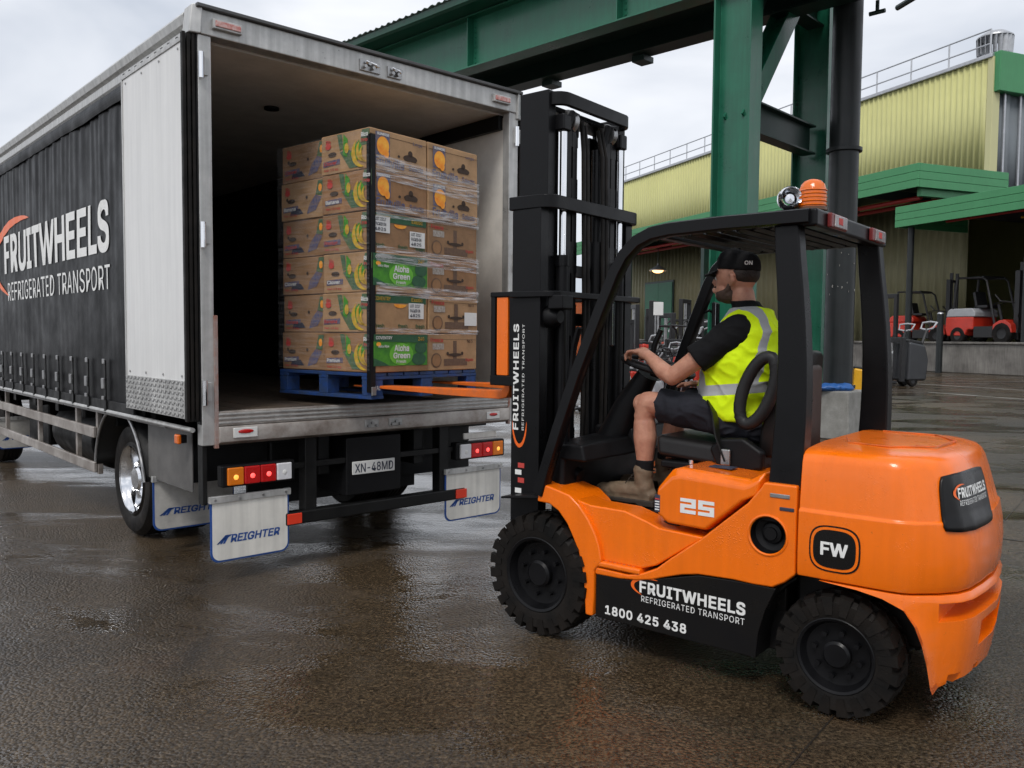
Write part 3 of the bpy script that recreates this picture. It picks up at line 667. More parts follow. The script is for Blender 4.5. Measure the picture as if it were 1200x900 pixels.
# curtain with sagging folds
S0, S1, CZ0, CZ1 = 1.16, LEN-0.02, 1.02, 3.47
def wr(s, z):
    t = (z - CZ0)/(CZ1 - CZ0)
    top = max(0.0, (t - 0.45)/0.55)
    f = 0.0055*top*math.sin(s*24 + 2.2*NZ.noise(V((s*1.3, 0, z*0.8)))) + 0.0035*top*math.sin(s*47 + 3*NZ.noise(V((s*2, 4, z*0.6))))
    f += 0.010*NZ.noise(V((s*2.4, 1.7, z*0.55))) + 0.004*NZ.noise(V((s*9, 3, z*1.3)))
    f += 0.016*math.sin(max(0, min(1, t*1.02))*pi)*0.6
    return f
b = B(); NS, NZc = 420, 60
b.grid(lambda u, v: V((RL - 0.012 - wr(S0 + (S1-S0)*u, CZ0 + (CZ1-CZ0)*v), S0 + (S1-S0)*u, CZ0 + (CZ1-CZ0)*v)), NS, NZc)
b.done('curtain', m_curtain, tk, sharp=None, fix=True)
tbox('curtain_backing', (RL+0.03, S0, CZ0), (RL+0.05, S1, CZ1), m_darkvoid, 0)
b = B(); b.grid(lambda u, v: V((RL - 0.03 - 0.012*abs(math.sin(v*pi)) - 0.006*NZ.noise(V(((S0+(S1-S0)*u)*5, 2, 0))), S0 + (S1-S0)*u, 3.36 + 0.105*v + 0.008*NZ.noise(V(((S0+(S1-S0)*u)*1.5, 8, 0)))*(1-v))), 200, 6)
o = b.done('curtain_pelmet', m_curtain, tk, sharp=None); q = o.modifiers.new('s', 'SOLIDIFY'); q.thickness = 0.006
tbox('curtain_hem', (RL-0.034, S0, 1.015), (RL-0.012, S1, 1.10), m_darkchassis, 0.006)
# side lettering follows the cloth: reads from the front of the truck to the rear
CW0 = 5.30
tfn = lambda u, v: V((RL - 0.018 - wr(CW0 - u, 1.955 + v), CW0 - u, 1.955 + v))
letter('lettering', 'FRUITWHEELS', m_white, tk, lambda u, v: tfn(u, v + 0.315), 3.62, 0.415, 0.03, 1.03, 3)
letter('lettering', 'REFRIGERATED TRANSPORT', m_white, tk, lambda u, v: tfn(u + 0.12, v + 0.02), 3.50, 0.20, 0.004, 1.06, 2)
swoosh(m_orange_mark, tk, tfn, 0.55, 0.47, 1.1, 0.42, 0.35, 58, 250)
# buckle straps on the curtain bottom
for k in range(17):
    s = 1.80 + k*0.455
    st = tbox('buckle_strap', (RL-0.046, s-0.024, 1.0), (RL-0.036, s+0.024, 1.42), m_darkchassis, 0.002)
    b = B(); b.cbox((RL-0.055, s, 1.235), (0.02, 0.058, 0.085)); b.done('buckle', m_steel, st, 0.005)
    b = B(); b.cbox((RL-0.058, s, 1.12), (0.014, 0.05, 0.03)); b.done('buckle_hook', m_steel, st, 0.004)
    b = B(); b.cbox((RL-0.05, s, 1.41), (0.012, 0.055, 0.04)); b.done('strap_anchor', m_steel, st, 0.004)
b = B(); b.cyl((RL-0.03, 0.05, 1.012), (RL-0.03, LEN, 1.012), 0.017, n=10); b.done('side_rail', m_alu, tk)
b = B(); b.cyl((RL+0.0, 0.6, 0.985), (RL-0.02, LEN, 0.985), 0.010, n=8); b.done('side_rail', m_steel, tk)
# left rear door folded back along the side
dl = tbox('rear_door', (-0.200, 0.03, 1.085), (-0.145, 1.15, 3.46), m_whitepanel, 0.006, 'white rear door folded back along the truck side')
for (y0, y1, z0, z1) in ((0.03, 1.15, 3.445, 3.475), (1.135, 1.155, 1.085, 3.46)):
    tbox('door_edge_trim', (-0.207, y0, z0), (-0.14, y1, z1), m_alu, 0.003, parent=dl)
for x, w in ((-0.197, 0.022), (-0.168, 0.022), (-0.138, 0.022)):
    tbox('rubber_seal', (x-w/2, -0.012, 1.07), (x+w/2, 0.028, 3.50), m_rubber, 0.006, parent=dl)
tbox('door_post', (-0.125, -0.015, 1.05), (-0.116, 0.03, 3.5), m_blackplastic, 0.002, parent=dl)
# tread plate with raised studs on the foot of the door
tp = tbox('tread_plate', (-0.206, 0.035, 1.088), (-0.201, 1.148, 1.33), m_alu, 0.002, parent=dl)
b = B(); kk = 0
for i in range(30):
    for j in range(7):
        cy, cz = 0.06 + i*0.0372, 1.108 + j*0.0345
        M = Mx.Translation((-0.2065, cy, cz)) @ Mx.Rotation(R(45 if (i+j) % 2 else -45), 4, 'X')
        b.box((-0.003, -0.014, -0.0045), (0.003, 0.014, 0.0045), M)
o = b.done('tread_stud', m_steel, dl, sharp=None); o['kind'] = 'stuff'
for k in range(8):
    b = B(); y = 0.08 + (k % 4)*0.33; z = (3.41, 1.36)[k//4]
    b.cyl((-0.206, y, z), (-0.199, y, z), 0.008, n=8); b.done('rivet', m_steel, dl)
# right rear door folded back
dr = tbox('rear_door', (2.63, 0.03, 1.085), (2.685, 1.15, 3.46), m_whitepanel, 0.006, 'white rear door folded along the far side, seen edge-on')
tbox('rubber_seal', (2.625, -0.012, 1.07), (2.69, 0.028, 3.48), m_rubber, 0.008, parent=dr)
# chassis and running gear
for x in (0.78, 1.62):
    tbox('chassis_rail', (x, 0.1, 0.62), (x+0.09, LEN, 0.90), m_darkchassis, 0.006)
for k in range(9):
    tbox('cross_member', (0.0, 0.25 + k*0.9, 0.86), (2.5, 0.36 + k*0.9, 1.03), m_darkchassis, 0.004)
tbox('underbody_shield', (0.48, 0.62, 0.34), (2.0, 0.66, 0.95), m_darkchassis, 0.004)
tbox('underbody_panel', (1.5, 0.44, 0.47), (2.46, 0.47, 0.95), m_darkchassis, 0.004)
tbox('underbody_panel', (0.0, 0.44, 0.60), (0.94, 0.47, 0.95), m_darkchassis, 0.004)
tbox('spare_carrier', (0.55, 0.40, 0.60), (1.95, 0.60, 0.88), m_darkchassis, 0.02)
tbox('tail_box', (0.95, 0.0, 0.455), (1.43, 0.4, 0.885), m_blackplastic, 0.012)
tbox('underrun_bar', (0.46, -0.02, 0.31), (2.05, 0.07, 0.40), m_darkchassis, 0.012)
for x in (0.62, 1.80):
    tbox('bar_bracket', (x, 0.0, 0.38), (x+0.09, 0.10, 0.93), m_darkchassis, 0.006)
for x in (0.44, 1.92):
    tbox('bar_reflector', (x+0.03, -0.028, 0.318), (x+0.14, -0.018, 0.392), m_reflect_red, 0.004)
np_ = tbox('number_plate', (0.993, -0.016, 0.610), (1.362, -0.004, 0.706), m_plate, 0.004)
letter('lettering', 'XN-48MD', m_ink, np_, plane_fn((1.012, -0.0175, 0.624), (1, 0, 0), (0, 0, 1)), 0.333, 0.066, 0.012)
tbox('light_bar', (0.45, 0.01, 0.70), (2.45, 0.05, 0.74), m_darkchassis, 0.003)
def cluster(x0, cols, flip):
    h = tbox('tail_lamp', (x0, -0.03, 0.628), (x0+0.52, 0.05, 0.772), m_blackplastic, 0.012)
    w = 0.46/4; order = cols[::-1] if flip else cols
    for k, (m, big) in enumerate(order):
        xx = x0 + 0.03 + k*w
        b = B(); b.box((xx+0.003, -0.052, 0.642), (xx+w-0.003, -0.028, 0.758)); l = b.done('lens', m, h, 0.008, 3)
        if big:
            b = B(); b.ball((xx+w/2, -0.052, 0.695), (0.017, 0.003, 0.017), 12, 8)
            b.done('bulb_glow', mat('red_bulb', (1, 0.2, 0.2), 0.3, emit=(1.0, 0.05, 0.04), es=1.6) if m is m_red_lit else mat('amber_bulb', (1, 0.5, 0.1), 0.3, emit=(1.0, 0.38, 0.05), es=0.9) if m is m_amber_lit else m_paper, h)
    return h
LAMPS = [(m_amber_lit, True), (m_red_lit, True), (m_red_lit, True), (m_clear, True)]
cluster(0.005, LAMPS, False); cluster(1.945, LAMPS, True)
tbox('cable', (2.05, 0.0, 0.79), (2.40, 0.02, 0.84), m_flap, 0.006)
# mud flaps with the builder's word mark: sheet, blue border, steel clamp, lettering
def rrect(w, h, r, n=5, bottom_only=True):
    pts = [(0, h), (0, r)] if bottom_only else []
    for i in range(n+1):
        a = pi + pi/2*i/n; pts.append((r + r*math.cos(a), r + r*math.sin(a)))
    for i in range(n+1):
        a = 1.5*pi + pi/2*i/n; pts.append((w - r + r*math.cos(a), r + r*math.sin(a)))
    pts += [(w, h)] if bottom_only else []
    if not bottom_only:
        for i in range(n+1):
            a = pi/2*i/n; pts.append((w - r + r*math.cos(a), h - r + r*math.sin(a)))
        for i in range(n+1):
            a = pi/2 + pi/2*i/n; pts.append((r + r*math.cos(a), h - r + r*math.sin(a)))
    return pts
def flap(x0, y, z0, w, h, m, mark=True, tilt=0.0):
    ol = [(x0 + p[0], z0 + p[1]) for p in rrect(w, h, 0.06)]
    b = B(); b.prism(ol, y, y+0.008, 'y'); f = b.done('mud_flap', m_blue_mark, tk, 0.002)
    i_ = 0.013; ol2 = [(x0 + i_ + p[0]*(w-2*i_)/w, z0 + i_ + p[1]*(h-i_)/h) for p in rrect(w, h, 0.055)]
    b = B(); b.prism(ol2, y-0.003, y-0.0005, 'y'); b.done('flap_sheet', m, f)
    tbox('flap_clamp', (x0-0.005, y-0.014, z0+h-0.012), (x0+w+0.01, y+0.02, z0+h+0.032), m_alu, 0.003, parent=f)
    for k in range(4):
        b = B(); b.cyl((x0+0.03+k*(w-0.06)/3, y-0.02, z0+h+0.01), (x0+0.03+k*(w-0.06)/3, y-0.012, z0+h+0.01), 0.008, n=8); b.done('bolt', m_steel, f)
    if mark:
        fn = plane_fn((x0 + w*0.07, y-0.0045, z0 + h*0.30), (1, 0, 0.0), (0, 0, 1))
        lw = w*0.84; lh = h*0.135
        for k in range(3):
            e = lh*(0.22 + 0.11*k)
            flat('mark_bar', [(lw*0.045*k, 0), (lw*0.045*k + lw*0.03, 0), (lw*0.13 + lw*0.02*k + lh*0.2, lh), (lw*0.13 + lw*0.012*k, lh)], m_blue_mark, f, fn)
        flat('mark_bar', [(lw*0.0, 0), (lw*0.02, 0), (lw*0.24, lh), (lw*0.15, lh)], m_blue_mark, f, fn)
        letter('lettering', 'REIGHTER', m_blue_mark, f, lambda u, v: fn(u + lw*0.2, v), lw*0.74, lh, 0.03, 1.0, 0, 0.22)
    return f
flap(-0.067, -0.01, 0.138, 0.555, 0.405, m_flap)
flap(1.848, -0.01, 0.138, 0.592, 0.395, m_flap)
flap(-0.08, 1.0, 0.17, 0.62, 0.38, m_flap_grey)
flap(-0.06, 6.35, 0.22, 0.62, 0.36, m_flap_grey)
tbox('flap_hanger', (-0.10, 0.02, 0.52), (-0.07, 0.10, 0.95), m_darkchassis, 0.004)
# wheels: rear dual pair left and right, plus a front wheel
def truck_wheel(x, s, out):
    t_ = 0.28*out; r = 0.46
    prof = [(0.27, 0), (0.30, 0.012), (0.36, -0.006), (0.42, 0.004), (0.445, 0.03), (0.46, 0.05)] + [(0.46 - (0.008 if k % 2 else 0), 0.06 + k*0.02) for k in range(9)] + [(0.445, 0.25), (0.42, 0.27), (0.28, 0.27)]
    b = B(); b.lathe([(p, -h) for p, h in prof] if out > 0 else [(p, h) for p, h in prof], (x, s, r), (1, 0, 0), 64)
    w = b.done('wheel', m_rubber, tk, sharp=30)
    sg = 1 if out < 0 else -1
    b = B(); b.lathe([(0.285, 0.0*sg), (0.278, 0.02*sg), (0.262, 0.035*sg), (0.25, 0.06*sg), (0.235, 0.13*sg), (0.16, 0.15*sg), (0.10, 0.15*sg), (0.10, 0.05*sg), (0.085, 0.03*sg), (0.0, 0.03*sg)], (x, s, r), (1, 0, 0), 48)
    b.done('rim', m_chrome, w, sharp=30)
    for k in range(10):
        a = 2*pi*k/10; c = V((x + 0.145*sg, s + 0.13*math.cos(a), r + 0.13*math.sin(a)))
        b = B(); b.cyl(c, c - V((0.035*sg, 0, 0)), 0.014, n=6); b.done('wheel_nut', m_steel, w)
for s in (1.73,):
    truck_wheel(0.0, s, -1); truck_wheel(0.31, s, -1); truck_wheel(2.5, s, 1); truck_wheel(2.19, s, 1)
truck_wheel(0.0, 6.95, -1); truck_wheel(2.5, 6.95, 1)
b = B(); b.cyl((0.3, 1.73, 0.46), (2.2, 1.73, 0.46), 0.10, n=16); b.done('axle', m_darkchassis, tk)
b = B(); b.cyl((0.3, 6.95, 0.46), (2.2, 6.95, 0.46), 0.06, n=12); b.done('axle', m_darkchassis, tk)
# mudguard: curved sheet with rolled bright edge
arc = [V((-0.095, 1.73 - 0.60*math.cos(R(a)), 0.44 + 0.60*math.sin(R(a)))) for a in range(8, 173, 6)]
b = B(); b.grid(lambda u, v: V((-0.09 + 0.62*v, 1.73 - 0.60*math.cos(R(8 + 164*u)), 0.44 + 0.60*math.sin(R(8 + 164*u)))), 28, 2)
o = b.done('mudguard', m_darkchassis, tk); q = o.modifiers.new('s', 'SOLIDIFY'); q.thickness = 0.01
b = B(); b.tube(arc, 0.013, 8); b.done('mudguard_edge', m_steel, tk)
tbox('mudguard_panel', (-0.06, 0.30, 0.56), (-0.05, 1.14, 0.97), mat('grime_panel', (0.13, 0.125, 0.12), 0.5, var=0.4, vs=6), 0.003)
# side guard rails, posts, underbody bulk
for z0, z1 in ((0.735, 0.83), (0.435, 0.525)):
    tbox('side_guard_rail', (-0.085, 2.41, z0), (-0.055, 6.2, z1), m_alu_dirty, 0.008)
for s in (2.40, 3.02, 4.4, 5.9):
    tbox('side_guard_post', (-0.052, s, 0.42 if s < 2.5 else 0.44), (-0.012, s+0.05, 1.0), m_alu_dirty, 0.004)
b = B(); b.cyl((0.38, 3.1, 0.62), (0.38, 4.5, 0.62), 0.29, n=24); b.done('air_tank', m_darkchassis, tk, 0.02)
tbox('battery_box', (0.12, 4.75, 0.42), (0.62, 5.6, 0.92), m_darkchassis, 0.02)
tbox('fuel_tank', (1.9, 3.0, 0.40), (2.45, 4.6, 0.92), m_darkchassis, 0.04)
for s in (3.4, 3.75, 4.2):
    b = B(); b.cyl((0.2, s, 0.93), (0.2, s+0.1, 0.90), 0.035, n=8); b.done('hose_coupling', m_rust, tk)
b = B(); b.box((-0.13, 0.30, 0.90), (-0.09, 0.36, 0.955)); am = b.done('side_marker_lamp', m_blackplastic, tk, 0.006)
b = B(); b.box((-0.155, 0.295, 0.895), (-0.128, 0.365, 0.96)); b.done('lens', m_amber, am, 0.01, 3)

# ---------------------------------------------------------------- forklift frame of reference
FO = V((0.5339, 4.9642, 0)); FH = R(141.0934)
FF = V((math.cos(FH), math.sin(FH), 0)); FLf = V((-FF.y, FF.x, 0))
def fpt(x, y, z=0.0): return FO + FF*x + FLf*y + V((0, 0, z))

# ---------------------------------------------------------------- pallet with stacked fruit cartons
PX, PY, PZ = 1.62, 0.37, 1.19
PW, PD = 1.085, 1.03
pal = thing('blue_pallet', 'blue wooden pallet lifted on the orange forks under the cartons', 'pallet', fpt(PX, PY, PZ), FH)
def pbox(name, lo, hi, m=m_blue_pallet, bevel=0.003):
    b = B(); b.box(lo, hi); return b.done(name, m, pal, bevel)
nbd = 7
for k in range(nbd):
    y1 = -k*PW/nbd
    pbox('deck_board', (0, y1 - PW/nbd + 0.012, 0.160), (PD, y1 - 0.002, 0.183))
for k, x in enumerate((0.0, PD/2-0.05, PD-0.1)):
    pbox('cross_board', (x+0.001, -PW+0.002, 0.136), (x+0.1, -0.002, 0.159))
    for y in (0.0, -PW/2+0.06, -PW+0.115):
        pbox('block', (x+0.004, y-0.112, 0.027), (x+0.098, y-0.003, 0.135))
for y in (0.0, -PW/2+0.06, -PW+0.115):
    pbox('bottom_board', (0.0, y-0.115, 0.003), (PD, y, 0.026))
letter('lettering', 'PAL', m_white, pal, plane_fn((0.001, -0.035, 0.065), (0, -1, 0), (0, 0, 1)), 0.05, 0.03, 0.0)

m_blueprint = mat('print_blue', (0.04, 0.07, 0.20), 0.6, vs=45, col2=(0.22, 0.15, 0.12))
m_orangeprint = mat('print_orange', (0.85, 0.22, 0.01), 0.6, vs=14, col2=(0.95, 0.48, 0.05))
m_greenprint = mat('print_green', (0.08, 0.33, 0.02), 0.6, vs=16, col2=(0.03, 0.17, 0.02))
m_dkgreenprint = mat('print_dark_green', (0.015, 0.075, 0.035), 0.6, vs=30, col2=(0.03, 0.12, 0.05))
m_yellowprint = mat('print_yellow', (0.66, 0.42, 0.02), 0.6, vs=22, col2=(0.36, 0.22, 0.04))
m_redprint = mat('print_red', (0.50, 0.05, 0.04), 0.6)
m_brownprint = mat('print_brown', (0.10, 0.055, 0.035), 0.6, vs=50, col2=(0.16, 0.09, 0.05))
m_teal = mat('print_teal', (0.02, 0.11, 0.07), 0.6, vs=26, col2=(0.13, 0.15, 0.06))
m_card2 = mat('cardboard_darker', (0.33, 0.185, 0.09), 0.7, var=0.35, vs=5, bump=0.35, bs=14)
m_card3 = mat('cardboard_pale', (0.45, 0.27, 0.135), 0.7, var=0.35, vs=6, bump=0.35, bs=14)
BXW, BXD, BXH = PW/2 - 0.004, PD/2 - 0.004, 0.2757
def circ(cx, cy, rx, ry, n=18, a0=0, a1=360): return [(cx + rx*math.cos(R(a0 + (a1-a0)*i/n)), cy + ry*math.sin(R(a0 + (a1-a0)*i/n))) for i in range(n + (0 if a1-a0 == 360 else 1))]
LAYN = ['bottom', 'second', 'third', 'fourth', 'fifth', 'top']
def carton(col, lay):
    jx, jy, jr = random.uniform(-.007, .007), random.uniform(-.006, .006), random.uniform(-.012, .012)
    x0 = (0 if col in 'AB' else PD/2 + 0.004) + jx
    y1 = (0 if col in 'AC' else -PW/2 - 0.001) + jy - (0.035 if col == 'C' else 0)
    z0 = 0.186 + lay*BXH
    place = {'A': 'at the strapped near corner', 'B': 'of the right-hand column', 'C': 'of the dim left-hand column', 'D': 'of the hidden rear column'}[col]
    kind = 'plain'
    if col in 'AB' and lay >= 4: kind = 'orange'
    elif col == 'A' and lay in (0, 2): kind = 'green'
    elif col == 'A': kind = 'strip'
    elif col == 'B': kind = 'stamp'
    look = {'orange': 'with orange fruit print', 'green': 'with bright green front', 'strip': 'with dark green top band', 'stamp': 'with red and grey stamps', 'plain': 'with banana print' if col == 'C' else ''}[kind]
    lab = ('brown fruit carton %s, %s layer %s' % (look, LAYN[lay], place)).replace('  ', ' ').replace(' ,', ',')
    t = thing('fruit_carton', lab, 'carton', fpt(PX + x0, PY + y1, PZ + z0), FH + jr, 'fruit cartons stacked on the pallet')
    rt = random.choice((m_card, m_card2, m_card3)); tw = [random.uniform(-.004, .004) for _ in range(8)]
    b = B(); b.hexa([(0, -BXW, 0), (BXD, -BXW, 0), (BXD, 0, 0), (0, 0, 0), (tw[0], -BXW, BXH-.003+tw[1]*.8), (BXD, -BXW, BXH-.003), (BXD, tw[2]*.4, BXH-.003), (tw[4]*.4, tw[3]*.4, BXH-.003+tw[5]*.8)]); body = b.done('carton_body', rt, t, 0.007, 2)
    b = B(); zt_ = BXH*random.uniform(.78, .84)
    b.box((-.0012, -BXW+.004, zt_), (.0, -.004, zt_+.0022)); b.done('lid_edge', m_card_in, t)
    W, H = BXW, BXH
    if col != 'D' or lay == 5:
        b = B(); b.box((0.001, -BXW/2-0.003, BXH-0.0035), (BXD-0.001, -BXW/2+0.003, BXH-0.0015)); b.done('flap_seam', m_card_in, t)
    e = 0.0022
    du, dv = random.uniform(-.012, .012), random.uniform(-.008, .008)
    fr = plane_fn((-e, 0, 0), (0, -1, 0), (0, 0, 1)); fr2 = plane_fn((-2*e, 0, 0), (0, -1, 0), (0, 0, 1)); fr3 = plane_fn((-3*e, 0, 0), (0, -1, 0), (0, 0, 1))
    if kind == 'orange':
        flat('print_panel', [(.05, .10), (.18, .10), (.18, .255), (.05, .255)], m_blueprint, t, fr)
        flat('print_fruit', circ(.115 + du*.6, .165 + dv*.5, .056 + du*.3, .064 + dv*.3), m_orangeprint, t, fr2)
        flat('print_fruit', circ(.145, .115, .024, .03), m_orangeprint, t, fr3)
        letter('lettering', 'SUNRISE', m_paper, t, lambda u, v: fr3(.06 + u, .232 + v), .11, .018, .03)
        letter('lettering', 'Fruitville', m_blueprint, t, lambda u, v: fr2(.045 + u, .028 + v), .27, .062, .03)
        letter('lettering', 'Selects', m_blueprint, t, lambda u, v: fr2(.36 + u, .035 + v), .14, .042, .02)
        letter('lettering', 'Large', m_blueprint, t, lambda u, v: fr2(.40 + u, .212 + v), .09, .028, .01)
        flat('hand_hole', circ(.375, .118, .068, .026, 14, 0, 180) + [(.32, .10), (.43, .10)], m_card_in, t, fr)
        flat('hand_hole', circ(.375, .152, .022, .022), m_card_in, t, fr)
        flat('hand_hole', circ(.265, .118, .012, .009), m_card_in, t, fr)
    elif kind == 'green':
        flat('print_panel', [(.012, .045), (W-.012, .045), (W-.012, .215), (.012, .215)], m_greenprint, t, fr)
        flat('print_panel', [(.012, .215), (W-.012, .205), (W-.012, .262), (.012, .262)], m_dkgreenprint, t, fr2)
        flat('print_leaf', [(.012, .10), (.012, .045), (.16, .045), (.09, .075)], m_dkgreenprint, t, fr2)
        flat('print_leaf', circ(.44, .09, .07, .045), m_dkgreenprint, t, fr2)
        flat('print_leaf', circ(.46, .17, .06, .045), m_dkgreenprint, t, fr2)
        flat('print_disc', circ(.27, .125, .115, .078), mat('print_light_green', (0.16, 0.50, 0.04), 0.6, vs=12, col2=(0.10, 0.40, 0.03)), t, fr2)
        letter('lettering', 'Aloha', m_paper, t, lambda u, v: fr3(.20 + u, .145 + v), .14, .045, .03)
        letter('lettering', 'Green', m_paper, t, lambda u, v: fr3(.19 + u, .095 + v), .16, .042, .03)
        letter('lettering', 'Fresh', m_paper, t, lambda u, v: fr3(.22 + u, .063 + v), .09, .022, .02)
        letter('lettering', 'COVENTRY', m_paper, t, lambda u, v: fr3(.03 + u, .228 + v), .15, .022, .02)
        letter('lettering', '240', m_yellowprint, t, lambda u, v: fr3(.43 + u, .22 + v), .06, .026, .02)
        flat('print_fruit', circ(.055, .195, .022, .014), m_orangeprint, t, fr3)
        letter('lettering', 'Juicy Ripe', m_paper, t, lambda u, v: fr3(.05 + u, .168 + v), .10, .022, .02)
    elif kind == 'strip':
        flat('print_panel', [(.012, .205), (W-.012, .205), (W-.012, .262), (.012, .262)], m_dkgreenprint, t, fr)
        letter('lettering', 'COVENTRY', m_yellowprint, t, lambda u, v: fr2(.03 + u, .22 + v), .15, .026, .02)
        letter('lettering', 'Exotic', m_yellowprint, t, lambda u, v: fr2(.38 + u, .22 + v), .11, .028, .02)
        flat('print_fruit', circ(.27, .198, .06, .026, 14, 180, 360), m_orangeprint, t, fr2)
        for xx in (.03, .25, .42): letter('lettering', 'fresh', m_dkgreenprint, t, (lambda xx: lambda u, v: fr2(xx + u, .03 + v))(xx), .09, .032, .02)
        for (xx, yy, s_) in (((.02, .13, .15), (.36, .055, .15)) if lay == 3 else ((.35, .10, .15),)):
            flat('sticker', [(xx, yy), (xx + s_, yy), (xx + s_, yy + .11), (xx, yy + .11)], m_paper, t, fr3)
            for q in range(3): letter('lettering', ('LOT 2217', 'PACKED ON', '4825')[q], m_ink, t, (lambda xx, yy, q: lambda u, v: plane_fn((-4*e, 0, 0), (0, -1, 0), (0, 0, 1))(xx + .012 + u, yy + .08 - q*.034 + v))(xx, yy, q), .10, .022, .015)
    elif kind == 'stamp':
        letter('lettering', 'Fresca', m_redprint, t, lambda u, v: fr(.03 + u, .21 + v), .13, .03, .02)
        flat('print_panel', [(.05, .155), (.17, .155), (.17, .20), (.05, .20)], mat('print_grey', (0.45, 0.42, 0.38), 0.6, vs=60, col2=(0.25, 0.2, 0.16)), t, fr)
        flat('print_ring', circ(.09, .075, .055, .055), m_brownprint, t, fr); flat('print_disc', circ(.09, .075, .045, .045), m_card, t, fr2)
        flat('print_panel', [(.17, .035), (.43, .035), (.43, .085), (.17, .085)], m_brownprint, t, fr)
        flat('print_panel', [(.27, .085), (.31, .085), (.31, .22), (.27, .22)], m_brownprint, t, fr)
        flat('hand_hole', circ(.29, .115, .075, .012), m_card_in, t, fr2)
        for xx in (.21, .37): flat('hand_hole', circ(xx, .125, .013, .013), m_card_in, t, fr2)
        letter('lettering', 'Organic', m_redprint, t, lambda u, v: fr(.41 + u, .06 + v), .09, .028, .02)
        letter('lettering', 'No 5', m_brownprint, t, lambda u, v: fr(.43 + u, .205 + v), .06, .026, .02)
        if lay == 1: flat('sticker', [(.38, .06), (.52, .06), (.52, .16), (.38, .16)], m_paper, t, fr3)
    if col in 'AC':
        ff, ff2, ff3 = (plane_fn((BXD - .008 + du, k_*e, dv*.6), (-1, 0, 0), (0, 0, 1)) for k_ in (1, 2, 3))
        letter('lettering', 'Rio', m_redprint, t, lambda u, v: ff(.05 + u, .205 + v), .05, .035, .03)
        flat('print_disc', circ(.075, .195, .03, .022), m_redprint, t, ff2)
        if col == 'A':
            flat('print_leaf', [(.17, .265), (.20, .15), (.235, .16), (.22, .262)], m_teal, t, ff)
            flat('print_leaf', [(.24, .262), (.235, .12), (.275, .10), (.285, .22)], m_greenprint, t, ff2)
            flat('print_leaf', [(.20, .14), (.30, .02), (.40, .02), (.34, .13), (.26, .16)], m_teal, t, ff)
            flat('print_leaf', [(.31, .12), (.36, .04), (.44, .14), (.40, .2)], m_greenprint, t, ff2)
            flat('print_panel', [(.41, .16), (.505, .16), (.505, .265), (.43, .265)], m_teal, t, ff)
            letter('lettering', 'Rico', m_paper, t, lambda u, v: ff3(.425 + u, .215 + v), .07, .03, .03)
            letter('lettering', 'Frio', m_redprint, t, lambda u, v: ff3(.43 + u, .18 + v), .06, .024, .03)
            for (bx, by, rr) in ((.42, .125, .075), (.44, .105, .06), (.40, .115, .10)):
                o_, i_ = crescent(bx + .03, by, rr*1.05, rr, .42, 120, 285, 10)
                flat('print_banana', o_ + i_[::-1], m_yellowprint, t, ff3)
            flat('print_banana', circ(.275, .16, .022, .035), m_yellowprint, t, ff3)
        else:
            flat('print_panel', [(.30, .03), (.40, .05), (.47, .14), (.40, .16), (.33, .10)], m_blueprint, t, ff)
            flat('print_panel', [(.10, .03), (.26, .035), (.22, .075), (.12, .07)], m_ink, t, ff)
            flat('print_leaf', [(.40, .16), (.47, .15), (.49, .26), (.43, .26)], m_teal, t, ff)
            flat('print_fruit', circ(.455, .205, .02, .028), m_orangeprint, t, ff2)
            for xx in (.07, .30): flat('hand_hole', circ(xx, .15, .012, .012), m_card_in, t, ff2)
        flat('print_panel', [(.02, .055), (.20, .062), (.20, .10), (.02, .092)], m_blueprint, t, ff)
        letter('lettering', ('Premium', 'Banana', 'Clover')[lay % 3], m_redprint if lay % 2 else m_paper, t, lambda u, v: ff2(.03 + u, .064 + v), .14, .026, .02)
        letter('lettering', 'Net 13 kg', m_redprint, t, lambda u, v: ff(.03 + u, .02 + v), .15, .02, .01)
        flat('hand_hole', circ(.12, .135, .045, .016), m_card_in, t, ff2)
for lay in range(6):
    for c_ in 'ABCD': carton(c_, lay)
# black corner strap
stp = thing('corner_strap', 'black strap and edge board running down the near corner of the load', 'strap', fpt(PX, PY, PZ), FH)
b = B(); b.prism([(-0.008, 0.008), (0.035, 0.008), (0.035, 0.004), (-0.004, 0.004), (-0.004, -0.035), (-0.008, -0.035)], 0.05, 0.186 + 6*BXH - 0.05, 'z'); b.done('edge_board', m_blackplastic, stp, 0.001)
b = B(); b.cbox((-0.012, -0.014, 0.06), (0.012, 0.04, 0.06)); b.done('strap_hook', m_steel, stp, 0.004)
